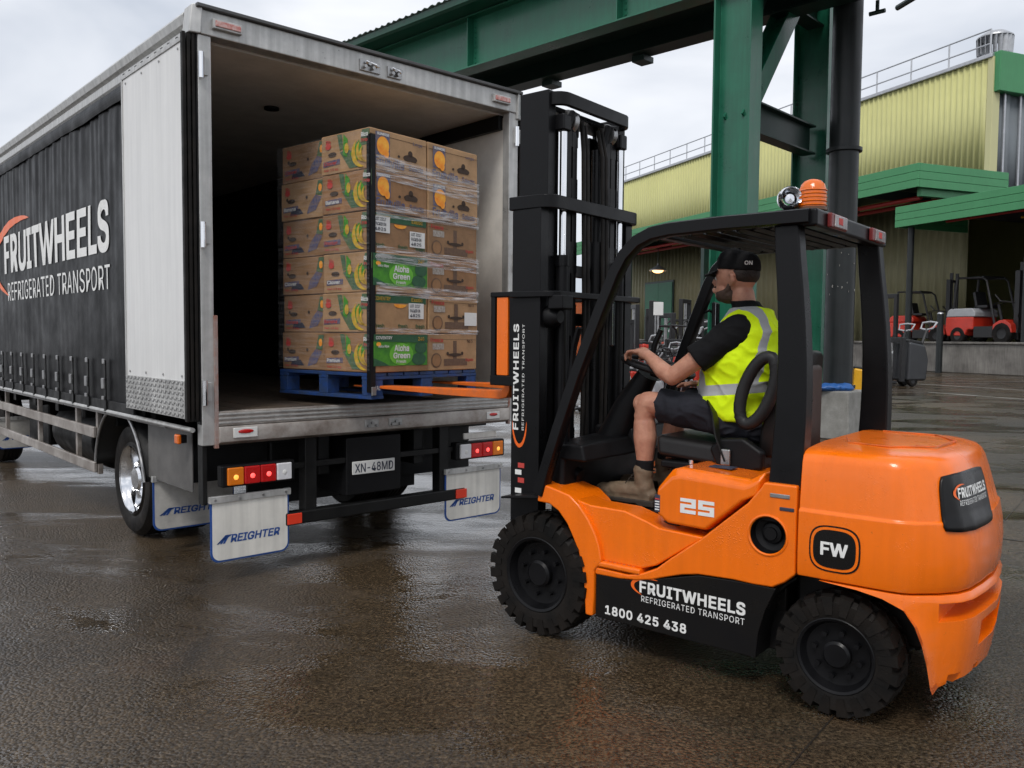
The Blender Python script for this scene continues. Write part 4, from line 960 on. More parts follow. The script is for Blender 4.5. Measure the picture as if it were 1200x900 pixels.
# cling film bands
def film():
    m = bpy.data.materials.new('cling_film'); m.use_nodes = True; nt = m.node_tree; P = nt.nodes['Principled BSDF']; Ln = nt.links.new
    P.inputs['Base Color'].default_value = (0.8, 0.8, 0.82, 1); P.inputs['Roughness'].default_value = 0.16; P.inputs['Specular IOR Level'].default_value = 0.8
    t = nt.nodes.new('ShaderNodeTexCoord'); mp_ = nt.nodes.new('ShaderNodeMapping'); mp_.inputs['Scale'].default_value = (3, 3, 45); Ln(t.outputs['Object'], mp_.inputs[0])
    n = nt.nodes.new('ShaderNodeTexNoise'); n.inputs['Scale'].default_value = 1.6; n.inputs['Detail'].default_value = 5; n.inputs['Distortion'].default_value = 0.6; Ln(mp_.outputs[0], n.inputs[0])
    q = nt.nodes.new('ShaderNodeMapRange'); q.inputs['From Min'].default_value = 0.40; q.inputs['From Max'].default_value = 0.70; q.inputs['To Min'].default_value = 0.06; q.inputs['To Max'].default_value = 0.62; Ln(n.outputs[0], q.inputs[0]); Ln(q.outputs[0], P.inputs['Alpha'])
    bp = nt.nodes.new('ShaderNodeBump'); bp.inputs['Strength'].default_value = 0.8; bp.inputs['Distance'].default_value = 0.02; Ln(n.outputs[0], bp.inputs['Height']); Ln(bp.outputs[0], P.inputs['Normal'])
    return m
m_film = film()
def film_band(z0, z1, label, sag=0.02, y0=-0.035):
    b = B()
    def fn(u, v):
        y = y0 + (-PW + 0.002 - y0)*u; z = z0 + (z1-z0)*v + sag*math.sin(u*2.6+z0*5) - 0.03*u*(0.5+math.sin(z0*9))
        return V((-0.017 - 0.004*NZ.noise(V((u*7, v*3, z0))), y, z))
    b.grid(fn, 40, 6); o = b.done('stretch_film', m_film, None, sharp=None)
    o.location = fpt(PX, PY, PZ); o.rotation_euler = (0, 0, FH); tag(o, label, 'stretch film', 'cling film bands round the cartons')
def film_side():
    b = B()
    b.grid(lambda u, v: V((PD*.99*u, .016 + .004*NZ.noise(V((u*6, v*9, 3))), .20 + v*(6*BXH - .03))), 30, 40)
    m = m_film.copy(); m.name = 'thin_cling_film'
    for n in m.node_tree.nodes:
        if n.type == 'MAP_RANGE': n.inputs['To Min'].default_value = .01; n.inputs['To Max'].default_value = .11
    o = b.done('stretch_film', m, None, sharp=None); o.location = fpt(PX, PY, PZ); o.rotation_euler = (0, 0, FH)
    tag(o, 'thin clear film sheet over the left-hand banana-print side of the load', 'stretch film', 'cling film bands round the cartons')
film_side()
film_band(0.186 + 4*BXH - 0.05, 0.186 + 4*BXH + 0.04, 'thick gathered clear film band across the middle of the load', 0.012)
film_band(0.186 + 5*BXH - 0.07, 0.186 + 5*BXH + 0.09, 'clear film band across the upper orange-print cartons', 0.01)
film_band(0.186 + 3*BXH - 0.06, 0.186 + 3*BXH + 0.05, 'clear film band just above the upper green carton front', 0.01)
film_band(0.186 + 1.95*BXH, 0.186 + 2.25*BXH, 'clear film band just below the upper green carton front', 0.006)
film_band(0.186 + 0.95*BXH, 0.186 + 1.1*BXH, 'clear film band just above the lower green carton front', 0.006)

# ---------------------------------------------------------------- forklift
fk = thing('forklift', 'bright orange forklift with black mast and roof, numbered 25', 'forklift', FO, FH)
def fb(name, lo, hi, m, bevel=0.005, parent=None, seg=2):
    b = B(); b.box(lo, hi); return b.done(name, m, parent or fk, bevel, seg)
def fp(name, ol, y0, y1, m, bevel=0.008, parent=None, seg=3):
    b = B(); b.prism(ol, y0, y1, 'y'); return b.done(name, m, parent or fk, bevel, seg)
FEND = [(0.02, .735), (-.06, .732), (-.119, .703), (-.175, .645), (-.215, .577), (-.25, .51), (-.271, .445), (-.287, .36), (-.295, .268), (-.300, .180), (-.345, .180), (-.352, .30), (-.352, .42), (-.395, .475), (-.381, .553), (-.352, .620), (-.31, .686), (-.255, .748), (-.19, .796), (-.10, .818), (0.002, .838), (0.02, .83)]
COWL = [(0.0, .842), (-.146, .788), (-.309, .755), (-.515, .752), (-.638, .718), (-.71, .695), (-.955, .684), (-.789, .568), (-.70, .505), (-.62, .475), (-.36, .475), (-.34, .55), (-.275, .66), (-.16, .76)]
PANEL = [(-.352, .440), (-.55, .436), (-.63, .458), (-.71, .497), (-.789, .563), (-.951, .688), (-1.17, .882), (-1.235, .965), (-1.245, .985), (-1.395, .985), (-1.395, .59), (-1.35, .548), (-1.295, .515), (-1.20, .512), (-1.113, .515), (-.933, .507), (-.85, .490), (-.762, .462), (-.68, .433), (-.596, .415), (-.50, .405), (-.352, .402)]
SKIRT = [(-.354, .405), (-.50, .405), (-.596, .412), (-.762, .458), (-.933, .503), (-1.113, .512), (-1.31, .512), (-1.262, .40), (-1.232, .29), (-1.222, .173), (-.354, .177)]
for s in (1, -1):
    fp('front_fender', FEND, s*.30, s*.600, m_orange, 0.012)
    fp('cowl_side', COWL, s*.40, s*.572, m_orange, 0.010)
    pn = fp('side_panel', PANEL, s*.42, s*.592, m_orange, 0)
    c = B(); c.cyl((-1.268, s*.40, .748), (-1.268, s*.62, .748), 0.082, n=40); cut(pn, [c])
    bv = pn.modifiers.new('bevel', 'BEVEL'); bv.width = 0.010; bv.segments = 3; bv.limit_method = 'ANGLE'; bv.angle_limit = R(32); bv.harden_normals = True
    fp('side_skirt', SKIRT, s*.30, s*.584, m_skirt, 0.006)
    # filler recess
    b = B(); b.lathe([(.081, .0), (.078, -.05), (.05, -.06), (.045, -.045), (.03, -.04), (.028, -.03), (0, -.03)], (-1.268, s*.59, .748), (0, s, 0), 36); b.done('filler_recess', m_blackplastic, fk)
    b = B(); b.lathe([(.083, .0), (.088, .006), (.094, .004), (.097, -.004)], (-1.268, s*.592, .748), (0, s, 0), 40); b.done('recess_ring', m_orange, fk)
    fb('vent_slot', (-1.365, s*.594-.006, .922), (-1.275, s*.594+.002, .941), m_steel, 0.003)
    fb('badge', (-1.385, s*.594-.006, .868), (-1.32, s*.594+.002, .884), m_ink, 0.003)
    # black front flap and step
    b = B(); b.hexa([(0.29, s*.30, .715), (0.29, s*.585, .715), (0.0, s*.60, .752), (0.0, s*.30, .752), (0.29, s*.30, .728), (0.29, s*.585, .728), (0.0, s*.60, .772), (0.0, s*.30, .772)]); b.done('front_flap', m_blackplastic, fk, 0.005)
    st = fb('step', (-.62, min(s*.45, s*.598), .445), (-.352, max(s*.45, s*.598), .476), m_orange, 0.012, None, 3)
    for i in range(8):
        for j in range(3):
            b = B(); b.cbox((-.38 - i*.027, s*(.52 + j*.025), .478), (.016, .010, .006), Mx.Rotation(R(35 if (i+j) % 2 else -35), 4, 'Z')); b.done('step_grip', m_orange_worn, st)
fb('chassis', (-1.30, -.42, .17), (-.30, .42, .66), m_skirt, 0.01)
fb('floor_mat', (-.76, -.47, .66), (.02, .47, .705), m_rubber, 0.004)
for k in range(12):
    fb('mat_rib', (-.72 + k*.055, -.44, .705), (-.70 + k*.055, .44, .709), m_rubber, 0.001)
# engine hood under the seat
HOOD = [(-.680, .886), (-.762, .992), (-.815, 1.006), (-1.165, .986), (-1.242, 1.030), (-1.232, .952), (-1.155, .885), (-.958, .712), (-.745, .718), (-.684, .757)]
b = B()
def hring(y, ins, top):
    cx, cz = -.96, .86
    return [V((cx + (x-cx)*(1-ins), y, cz + (z-cz)*(1-ins) - (top if z > .95 else 0))) for x, z in HOOD]
b.loft([hring(-.575, .10, .03), hring(-.545, .02, .0), hring(.545, .02, .0), hring(.582, .085, .03)])
hood = b.done('engine_hood', m_orange, fk, 0.014, 3)
hfn = plane_fn((-.83, .5845, .790), (-1, 0, 0), (0, 0, 1))
def seg25(name, polys, ox, w, h):
    for p in polys: flat(name, [(ox + a*w, c*h) for a, c in p], m_white, hood, hfn)
th = .24
seg25('numeral', [[(0, 1), (1, 1), (1, 1-th), (0, 1-th)], [(1-.28, 1-th), (1, 1-th), (1, .5-th/2), (1-.28, .5-th/2)], [(0, .5+th/2), (1-.28, .5+th/2), (1-.28, .5-th/2), (0, .5-th/2)], [(0, .5-th/2), (.28, .5-th/2), (.28, th), (0, th)], [(0, th), (1, th), (1, 0), (0, 0)]], 0, .082, .072)
seg25('numeral', [[(0, 1), (1, 1), (1, 1-th), (0, 1-th)], [(0, 1-th), (.28, 1-th), (.28, .5+th/2), (0, .5+th/2)], [(0, .5+th/2), (1, .5+th/2), (1, .5-th/2), (0, .5-th/2)], [(1-.28, .5-th/2), (1, .5-th/2), (1, th), (1-.28, th)], [(0, th), (1, th), (1, 0), (0, 0)]], .094, .082, .072)
wl = fb('warning_label', (-.720, .577, .775), (-.690, .583, .86), m_ink, 0.002)
for k in range(5): fb('label_line', (-.717, .5835, .785 + k*.013), (-.693, .5842, .791 + k*.013), m_white if k < 4 else m_redprint, 0, wl)
b = B(); b.cyl((-.79, .40, 1.0), (-.79, .40, 1.02), .012, n=10); b.done('hood_pin', m_chrome, fk)
fb('hood_label', (-.90, .36, .999), (-1.02, .43, 1.004), m_ink, 0)
# rear deck under the pillars
fb('rear_deck', (-1.395, -.55, .80), (-1.20, .55, .96), m_black, 0.006)

# counterweight: lofted casting
def cw_ring(z, w, xr, x0):
    half = [(x0, w), (-1.62, w), (-1.80, w*.998), (-1.855, w*.985), (-1.895, w*.95), (-1.985, w*.825), (-2.045, w*.70), (-2.075, w*.56), (-2.095, w*.30), (-2.108, 0)]
    k = (xr + 1.62)/(-2.108 + 1.62)
    h2 = [((-1.62 + (x + 1.62)*k) if x < -1.62 else x, y) for x, y in half]
    return [V((x, y, z)) for x, y in h2] + [V((x, -y, z)) for x, y in h2[-2::-1]]
LV = [(.594, .592, -2.06), (.63, .599, -2.078), (.72, .601, -2.082), (.80, .600, -2.075), (.882, .598, -2.06), (.890, .588, -2.05), (.96, .582, -2.03), (1.03, .575, -2.01), (1.09, .567, -1.99), (1.118, .557, -1.975), (1.134, .540, -1.955), (1.144, .505, -1.925), (1.152, .43, -1.885), (1.160, .30, -1.82)]
b = B(); rings = [cw_ring(z, w, xr, -1.405) for z, w, xr in LV]
b.loft(rings)
cwt = b.done('counterweight', m_orange, fk, sharp=40)
# recessed rear window panel
cwt_panel = V((-2.02, .40, 1.0))
LL = [(.20, .565, -2.03, -1.955), (.222, .58, -2.055, -1.95), (.32, .588, -2.07, -1.935), (.40, .594, -2.08, -1.915), (.47, .598, -2.085, -1.888), (.53, .601, -2.085, -1.845), (.562, .601, -2.082, -1.76), (.578, .599, -2.075, -1.66), (.588, .595, -2.068, -1.50)]
b = B()
def low_ring(z, w, xr, x0):
    r = cw_ring(z, w, xr, -1.405)
    out = []
    for p in r: out.append(V((min(p.x, x0), p.y, p.z)))
    return out
b.loft([low_ring(*q) for q in LL])
low = b.done('counterweight_base', m_orange, fk, sharp=40)
c1 = B(); c1.cbox((-2.165, .0, .520), (.42, 1.02, .075)); c2 = B(); c2.cbox((-2.14, .0, .39), (.26, .46, .11)); c3 = B(); c3.cbox((-2.07, .40, .215), (.30, .07, .07)); c4 = B(); c4.cbox((-2.06, .20, .215), (.30, .06, .06))
cut(low, [c1, c2, c3, c4])
for o_, w_ in ((cwt, .010), (low, .012)):
    bv = o_.modifiers.new('bevel', 'BEVEL'); bv.width = w_; bv.segments = 3; bv.limit_method = 'ANGLE'; bv.angle_limit = R(45); bv.harden_normals = True
# top cover seam on the counterweight
b = B(); b.tube([(-1.45, .10, 1.1625), (-1.52, .30, 1.1615), (-1.70, .34, 1.1615), (-1.86, .20, 1.1615), (-1.88, -.1, 1.1615), (-1.75, -.3, 1.1615), (-1.5, -.32, 1.1615)], .004, 6); b.done('cover_seam', m_orange_worn, fk)
b = B(); b.cyl((-1.80, .22, 1.154), (-1.80, .22, 1.165), .02, n=12); b.done('cover_bolt', m_orange_worn, fk)
# dark rear panel following the curved flank, with logo
def cw_surf(a, z, off=0.0):
    """point on the counterweight flank; a runs 0..1 along the left half outline"""
    for i in range(len(LV)-1):
        if LV[i][0] <= z <= LV[i+1][0]:
            f = (z - LV[i][0])/(LV[i+1][0] - LV[i][0]); w = LV[i][1]*(1-f) + LV[i+1][1]*f; xr = LV[i][2]*(1-f) + LV[i+1][2]*f; break
    r = cw_ring(z, w, xr, -1.405)[:10]
    # arc-length walk
    d = [0]
    for i in range(9): d.append(d[-1] + (r[i+1]-r[i]).length)
    t = a; i = 0
    while i < 8 and d[i+1] < t: i += 1
    f = (t - d[i])/(d[i+1]-d[i]); p = r[i].lerp(r[i+1], f); tg = (r[i+1]-r[i]).normalized()
    n = V((tg.y, -tg.x, 0)); n = n if n.dot(V((p.x+1.5, p.y, 0))) > 0 else -n
    return p + n*off
A0, A1, ZP0, ZP1 = .575, 1.02, .845, 1.075
def panel_pt(u, v, off=.004):
    z = ZP0 + (ZP1-ZP0)*v; a = A0 + (A1-A0)*u + .02*(v - .5)*-1
    return cw_surf(a, z, off)
sqz = lambda u, v: ((1 + (2*u-1)*(.72 + .28*math.sqrt(1 - (2*v-1)**4*.45)))/2, (1 + (2*v-1)*(.72 + .28*math.sqrt(1 - (2*u-1)**4*.45)))/2)
b = B(); b.grid(lambda u, v: panel_pt(*sqz(u, v), .004), 30, 12); o_ = b.done('rear_panel', m_skirt, fk, sharp=40)
q = o_.modifiers.new('s', 'SOLIDIFY'); q.thickness = .012; q.offset = 0
pfn = lambda u, v: panel_pt(.20 + u/.445, .44 + v/.23, .0125)
logo(fk, pfn, .325, .078, 3)
# FW badge on the flank
def rr(cx, cz, w, h, p=3.2, n=40): return [(cx + w*math.copysign(abs(math.cos(2*pi*i/n))**(2/p), math.cos(2*pi*i/n)), cz + h*math.copysign(abs(math.sin(2*pi*i/n))**(2/p), math.sin(2*pi*i/n))) for i in range(n)]
def badge_disc(name, w, h, m, off):
    ol = rr(0, 0, w, h); b = B(); vs = [cw_surf(.160 + x, .735 + z, off) for x, z in ol]
    c = cw_surf(.160, .735, off); b._add(vs + [c], [(i, (i+1) % len(vs), len(vs)) for i in range(len(vs))]); return b.done(name, m, fk, sharp=None)
badge_disc('badge_ring', .107, .100, m_skirt, .0025); badge_disc('badge_gap', .100, .093, m_orange, .004); badge_disc('badge_plate', .089, .082, m_skirt, .0055)
letter('lettering', 'FW', m_white, fk, lambda u, v: cw_surf(.160 - .057 + u, .735 - .029 + v, .0075), .114, .058, .035)
# skirt lettering
sfn = plane_fn((-.615, .5855, .313), (-1, 0, 0), (0, 0, 1))
logo(fk, sfn, .555, .115)
letter('lettering', '1800 425 438', m_white, fk, plane_fn((-.415, .5855, .205), (-1, 0, 0), (0, 0, 1)), .46, .048, .03, 1.08)

# wheels with lugged tyres
def fk_wheel(x, y, r, w, s, lug=22):
    b = B(); rr_ = r - .02; h = w/2
    b.lathe([(r*.60, -h), (r*.66, -h-.004), (r*.86, -h-.006), (rr_-.02, -h+.004), (rr_, -h+.03), (rr_, h-.03), (rr_-.02, h-.004), (r*.86, h+.006), (r*.66, h+.004), (r*.60, h), (r*.60, -h)], (x, y, r), (0, 1, 0), 56)
    for k in range(lug):
        for sd in (1, -1):
            a = 2*pi*(k + (.5 if sd > 0 else 0))/lug
            M = Mx.Translation((x, y, r)) @ Mx.Rotation(a, 4, 'Y')
            da = pi/lug*.62
            def q(rad, yy, t): return M @ V((rad*math.sin(t), yy*sd, rad*math.cos(t)))
            o_, i_ = h + .005, -.01; tw = .10
            b.hexa([q(rr_-.05, o_, -da), q(rr_-.05, o_, da), q(rr_-.012, i_, da+tw), q(rr_-.012, i_, -da+tw), q(r-.012, o_-.002, -da), q(r-.012, o_-.002, da), q(r, i_, da+tw), q(r, i_, -da+tw)])
            b.hexa([q(rr_-.07, o_+.004, -da*.8), q(rr_-.07, o_+.004, da*.8), q(rr_-.07, o_-.03, da*.8), q(rr_-.07, o_-.03, -da*.8), q(r-.012, o_+.003, -da), q(r-.012, o_+.003, da), q(r-.004, o_-.03, da), q(r-.004, o_-.03, -da)])
    t = b.done('wheel', m_rubber, fk, sharp=30)
    sg = s
    b = B(); b.lathe([(r*.615, h*sg*1.03), (r*.60, h*sg*1.06), (r*.56, h*sg*1.0), (r*.53, h*sg*.75), (r*.50, h*sg*.55), (r*.36, h*sg*.48), (r*.22, h*sg*.50), (r*.22, h*sg*.8), (r*.18, h*sg*.9), (0, h*sg*.9)], (x, y, r), (0, 1, 0), 40); b.done('rim', m_black, t, sharp=30)
    for k in range(8):
        a = 2*pi*k/8 + .2; c = V((x + r*.36*math.cos(a), y + h*sg*.45, r + r*.36*math.sin(a)))
        b = B(); b.cyl(c, c + V((0, .03*sg, 0)), .012, n=6); b.done('wheel_nut', m_black, t)
for s in (1, -1):
    fk_wheel(.015, s*.505, .335, .205, s, 24)
    fk_wheel(-1.575, s*.50, .27, .17, s, 20)
b = B(); b.cyl((.015, -.4, .335), (.015, .4, .335), .09, n=16); b.done('axle', m_darkchassis, fk)
fb('rear_axle_beam', (-1.88, -.36, .30), (-1.32, .36, .56), m_darkchassis, 0.02)
fb('wheel_well', (-1.95, -.40, .55), (-1.25, .40, .585), m_darkchassis, 0.002)

# mast
def chan(name, x0, x1, y0, y1, z0, z1, s):
    """C-channel rail open to the inside"""
    t = .022
    ol = [(x0, s*y1), (x1, s*y1), (x1, s*y0), (x1-t, s*y0), (x1-t, s*(y1-t)), (x0+t, s*(y1-t)), (x0+t, s*y0), (x0, s*y0)]
    b = B(); b.prism(ol, z0, z1, 'z'); return b.done(name, m_black, fk, 0.004)
for s in (1, -1):
    mo = chan('outer_mast_rail', .10, .30, .41, .485, .18, 2.41, s)
    chan('inner_mast_rail', .115, .315, .335, .405, .95, 3.0, s)
    chan('carriage_rail', .15, .30, .255, .33, 1.05, 2.88, s)
    b = B(); b.cyl((.085, s*.30, .45), (.085, s*.30, 2.05), .036, n=18); b.done('lift_cylinder', m_black, fk)
    b = B(); b.cyl((.085, s*.30, 2.0), (.085, s*.30, 2.78), .021, n=18); b.done('lift_rod', m_chrome, fk)
    b = B(); b.cyl((.085, s*.30, 2.03), (.085, s*.30, 2.09), .042, n=18); b.done('cylinder_gland', m_black, fk)
    b = B(); b.cbox((.09, s*.30, 2.83), (.07, .075, .09)); b.done('rod_bracket', m_black, fk, 0.01)
    b = B(); b.tube([(.09, s*.27, 2.8), (.08, s*.22, 2.90), (.09, s*.17, 2.90), (.11, s*.15, 2.78)], .022, 8); b.done('hose_guide', m_blackplastic, fk)
    # leaf chains
    for j, yy in enumerate((.235, .175)):
        b = B(); z = .9
        while z < 2.86:
            b.cbox((.10, s*yy, z), (.016, 0.044 if int(z*50) % 2 else .056, .037)); z += .036
        b.done('lift_chain', m_black, fk, sharp=None)
    b = B(); b.lathe([(.0, -.02), (.065, -.02), (.05, 0), (.065, .02), (0, .02)], (.12, s*.205, 2.86), (0, 1, 0), 24); b.done('chain_wheel', m_steel, fk)
    b = B(); b.tube([(.06, s*.12, .9), (.05, s*.12, 1.6), (.07, s*.12, 2.7), (.10, s*.10, 2.88)], .014, 8); b.done('hose', m_rubber, fk)
    b = B(); b.tube([(.06, s*.08, .9), (.05, s*.08, 1.6), (.07, s*.08, 2.7), (.10, s*.07, 2.86)], .012, 8); b.done('hose', m_rubber, fk)
def hoop(name, xa, ya, xb, yb, z, h, t):
    pts = []
    for i in range(7):
        a = pi/2*i/6; pts.append((xb + .07*(1-math.sin(a)), yb - .07 + .07*math.cos(a), z))
    path = [(xa, ya, z)] + pts + [(x, -y, zz) for x, y, zz in pts[::-1]] + [(xa, -ya, z)]
    b = B(); b.sweep(path, [(-t/2, -h/2), (t/2, -h/2), (t/2, h/2), (-t/2, h/2)]); return b.done(name, m_black, fk, 0.006, sharp=25)
hoop('mast_crossbar', .32, .480, .05, .475, 2.375, .075, .030)
hoop('mast_crossbar', .26, .385, .055, .365, 2.955, .075, .030)
fb('mast_crossbar', (.10, -.41, .70), (.14, .41, .82), m_black, 0.006)
fb('mast_crossbar', (.13, -.335, 1.98), (.16, .335, 2.05), m_black, 0.006)
fb('mast_crossbar', (.13, -.335, 2.90), (.30, .335, 2.93), m_black, 0.006)
b = B(); b.cyl((.12, -.09, .4), (.12, -.09, 2.2), .05, n=20); b.done('free_lift_cylinder', m_black, fk)
b = B(); b.cyl((.12, -.09, 2.2), (.12, -.09, 2.75), .03, n=16); b.done('free_lift_rod', m_black, fk)
# middle hoop, lower, with lamp
hoop('mast_crossbar', .30, .49, .03, .48, 1.865, .035, .05)
b = B(); b.lathe([(0, 0), (.035, .0), (.06, .04), (.062, .09), (.04, .12), (0, .12)], (.02, .40, 1.74), (1, 0, 0), 20); b.done('work_lamp', m_blackplastic, fk)
b = B(); b.lathe([(0, .0), (.05, .0), (.052, -.01), (0, -.02)], (.135, .40, 1.74), (1, 0, 0), 20); b.done('work_lamp_lens', m_clear, fk)
fb('control_box', (-.04, .36, 1.78), (.06, .47, 1.86), m_blackplastic, 0.01)
for s in (1, -1):
    b = B(); b.cyl((.10, s*.36, .95), (-.10, s*.36, .86), .035, n=14); b.done('tilt_cylinder', m_black, fk)
    b = B(); b.tube([(-.05, s*.43, 1.0), (-.06, s*.43, 1.3), (-.10, s*.44, 1.58), (-.14, s*.45, 1.68)], .018, 8); b.done('grab_rail', m_black, fk)
# mast lettering on the outer left rail, reading upwards, plus stickers
letter('lettering', 'FRUITWHEELS', m_white, fk, lambda u, v: V((.245 + v, .4868, 1.10 + u)), .60, .040, .03, 1.1)
letter('lettering', 'REFRIGERATED TRANSPORT', m_white, fk, lambda u, v: V((.205 + v, .4868, 1.10 + u)), .60, .016, .0, 1.1)
swoosh(m_orange_mark, fk, lambda u, v: V((.205 + v, .4870, 1.10 + u)), .03, .032, .13, .052, .42, 80, 280)
for k, (z, c_) in enumerate(((.80, m_redprint), (.845, m_white), (.885, m_redprint), (.74, m_white))):
    fb('warning_sticker', (.20 + .02*(k % 2), .4855, z), (.245 + .02*(k % 2), .4872, z + .028), c_, 0)
# carriage, load backrest, forks (side-shifted)
SH = -.14
ca = fb('carriage', (.345, -.46 + SH, 1.30), (.385, .46 + SH, 1.38), m_black, 0.006)
fb('carriage_bar', (.345, -.46 + SH, 1.70), (.385, .46 + SH, 1.78), m_black, 0.006)
for yy in (.40, .20, 0, -.20, -.40):
    fb('carriage_upright', (.35, yy - .02 + SH, 1.38), (.375, yy + .02 + SH, 1.70), m_black, 0.004)
# side frame with orange insert seen left of the mast
for s in (1, -1):
    fr_y = s*.40 - .02
    fb('backrest_post', (.36, fr_y - .015, 1.36), (.395, fr_y + .015, 1.87), m_black, 0.006)
    fb('backrest_post', (.50, fr_y - .015, 1.36), (.535, fr_y + .015, 1.87), m_black, 0.006)
    fb('backrest_cap', (.36, fr_y - .02, 1.86), (.535, fr_y + .02, 1.89), m_black, 0.006)
    fb('backrest_cap', (.36, fr_y - .02, 1.34), (.535, fr_y + .02, 1.40), m_black, 0.006)
    fb('backrest_panel', (.405, fr_y - .012, 1.40), (.49, fr_y + .012, 1.86), m_orange, 0.004)
def fork(y):
    zt = 1.300
    pts_t = [(.475, 1.86), (.515, 1.86), (.515, zt + .03), (.54, zt), (1.0, zt - .006), (1.9, zt - .020), (1.9, zt - .030), (1.0, zt - .05), (.56, zt - .052), (.50, zt - .04), (.475, zt - .0)]
    b = B(); b.prism(pts_t, y - .062, y + .062, 'y'); return b.done('fork', m_fork, fk, 0.006)
fork(.225); fork(-.52)

# cab front: dash, cowl, pedals, column
fb('dash', (-.08, -.50, .70), (.04, .50, 1.0), m_blackplastic, 0.03, None, 3)
b = B(); b.hexa([(-.30, .08, .98), (-.02, .08, .98), (-.02, .50, .96), (-.22, .50, .96), (-.24, .08, 1.07), (.0, .08, 1.07), (.0, .50, 1.05), (-.20, .50, 1.05)]); b.done('dash_top', m_blackplastic, fk, 0.015, 3)
b = B(); b.hexa([(-.30, -.50, .98), (-.02, -.50, .98), (-.02, .08, .98), (-.30, .08, .98), (-.26, -.50, 1.12), (.0, -.50, 1.12), (.0, .08, 1.12), (-.26, .08, 1.12)]); b.done('dash_top', m_blackplastic, fk, 0.02, 3)
b = B(); b.tube([(-.10, .04, 1.0), (-.22, .04, 1.25), (-.33, .04, 1.42)], [.11, .085, .06], 14); b.done('steering_column', m_blackplastic, fk)
SWC = V((-.40, .05, 1.470)); SWM = Mx.Translation(SWC) @ Mx.Rotation(R(15.5), 4, 'Y').inverted()
b = B(); b.tube([SWM @ V((.198*math.cos(a), .198*math.sin(a), 0)) for a in [2*pi*i/40 for i in range(40)]], .016, 10, True); sw = b.done('steering_wheel', m_blackplastic, fk)
b = B()
for a in (0.5, 2.6, 4.7): b.tube([SWM @ V((.03*math.cos(a), .03*math.sin(a), -.02)), SWM @ V((.19*math.cos(a), .19*math.sin(a), 0))], .013, 8)
b.done('wheel_spoke', m_blackplastic, sw)
b = B(); b.lathe([(0, .02), (.045, .015), (.05, -.02), (.03, -.06)], (0, 0, 0), n=20)
for v in b.bm.verts: v.co = SWM @ v.co
b.done('wheel_hub', m_blackplastic, sw)
for k in range(3):
    b = B(); b.cyl((-.22, -.28 - k*.07, 1.08), (-.30, -.28 - k*.07, 1.36), .009, n=8).ball((-.302, -.28 - k*.07, 1.37), .022, 10, 8); b.done('control_lever', m_blackplastic, fk)
b = B(); b.tube([(-.30, -.02, 1.38), (-.36, -.15, 1.43), (-.37, -.20, 1.44)], .010, 8); b.done('direction_lever', m_blackplastic, fk)
for yy in (-.22, -.05):
    fb('pedal', (-.34, yy - .04, .76), (-.27, yy + .04, .80), m_rubber, 0.006)
# seat
b = B(); b.hexa([(-.52, -.24, 1.0), (-1.10, -.24, .96), (-1.10, .27, .96), (-.52, .27, 1.0), (-.50, -.22, 1.115), (-1.10, -.22, 1.075), (-1.10, .255, 1.075), (-.50, .255, 1.115)]); b.done('seat_cushion', m_seat, fk, 0.035, 4)
fb('seat_base', (-1.12, -.27, .945), (-.55, .28, .985), m_blackplastic, 0.012)
fb('seat_slide', (-1.14, -.25, .915), (-.60, .26, .942), m_blackplastic, 0.006)
b = B()
sb = [[V((x + dx, y, z)) for dx, y in ((.045, -w), (.06, -w*.5), (.05, 0), (.06, w*.5), (.045, w), (-.05, w*.95), (-.07, 0), (-.05, -w*.95))] for x, z, w in ((-1.10, 1.04, .22), (-1.12, 1.15, .245), (-1.145, 1.30, .25), (-1.17, 1.45, .24), (-1.185, 1.54, .20), (-1.185, 1.57, .14))]
b.loft(sb); b.done('seat_back', m_seat, fk, 0.02, 3)
fb('seat_shell', (-1.265, -.10, 1.05), (-1.21, .12, 1.50), mat('brown_shell', (0.045, 0.028, 0.022), 0.5, var=0.3, vs=5), 0.03, None, 3)
ring = [V((-1.085 + .075*math.cos(a) - .05*math.sin(a), .30, 1.375 + .165*math.sin(a))) for a in [2*pi*i/28 for i in range(28)]]
b = B(); b.tube(ring, .031, 12, True); b.done('hip_guard', mat('grey_vinyl', (.022, .022, .023), .5, var=.3, vs=12, spec=.3), fk)
b = B(); b.prism([(-.84, 1.075), (-.90, 1.13), (-1.02, 1.14), (-1.12, 1.08), (-1.12, .99), (-1.0, .965), (-.88, .99)], .255, .315, 'y'); b.done('recliner_cover', m_blackplastic, fk, 0.018, 3)
b = B(); b.sweep([(-.94, .318, 1.02), (-.89, .32, 1.14), (-.86, .29, 1.24), (-.80, .22, 1.30)], [(-.004, -.023), (.004, -.023), (.004, .023), (-.004, .023)], (0, 1, 0)); belt = b.done('seat_belt', m_darkchassis, fk)
b = B(); b.cbox((-.94, .327, 1.04), (.05, .02, .08)); b.done('belt_buckle', m_steel, belt, 0.006)
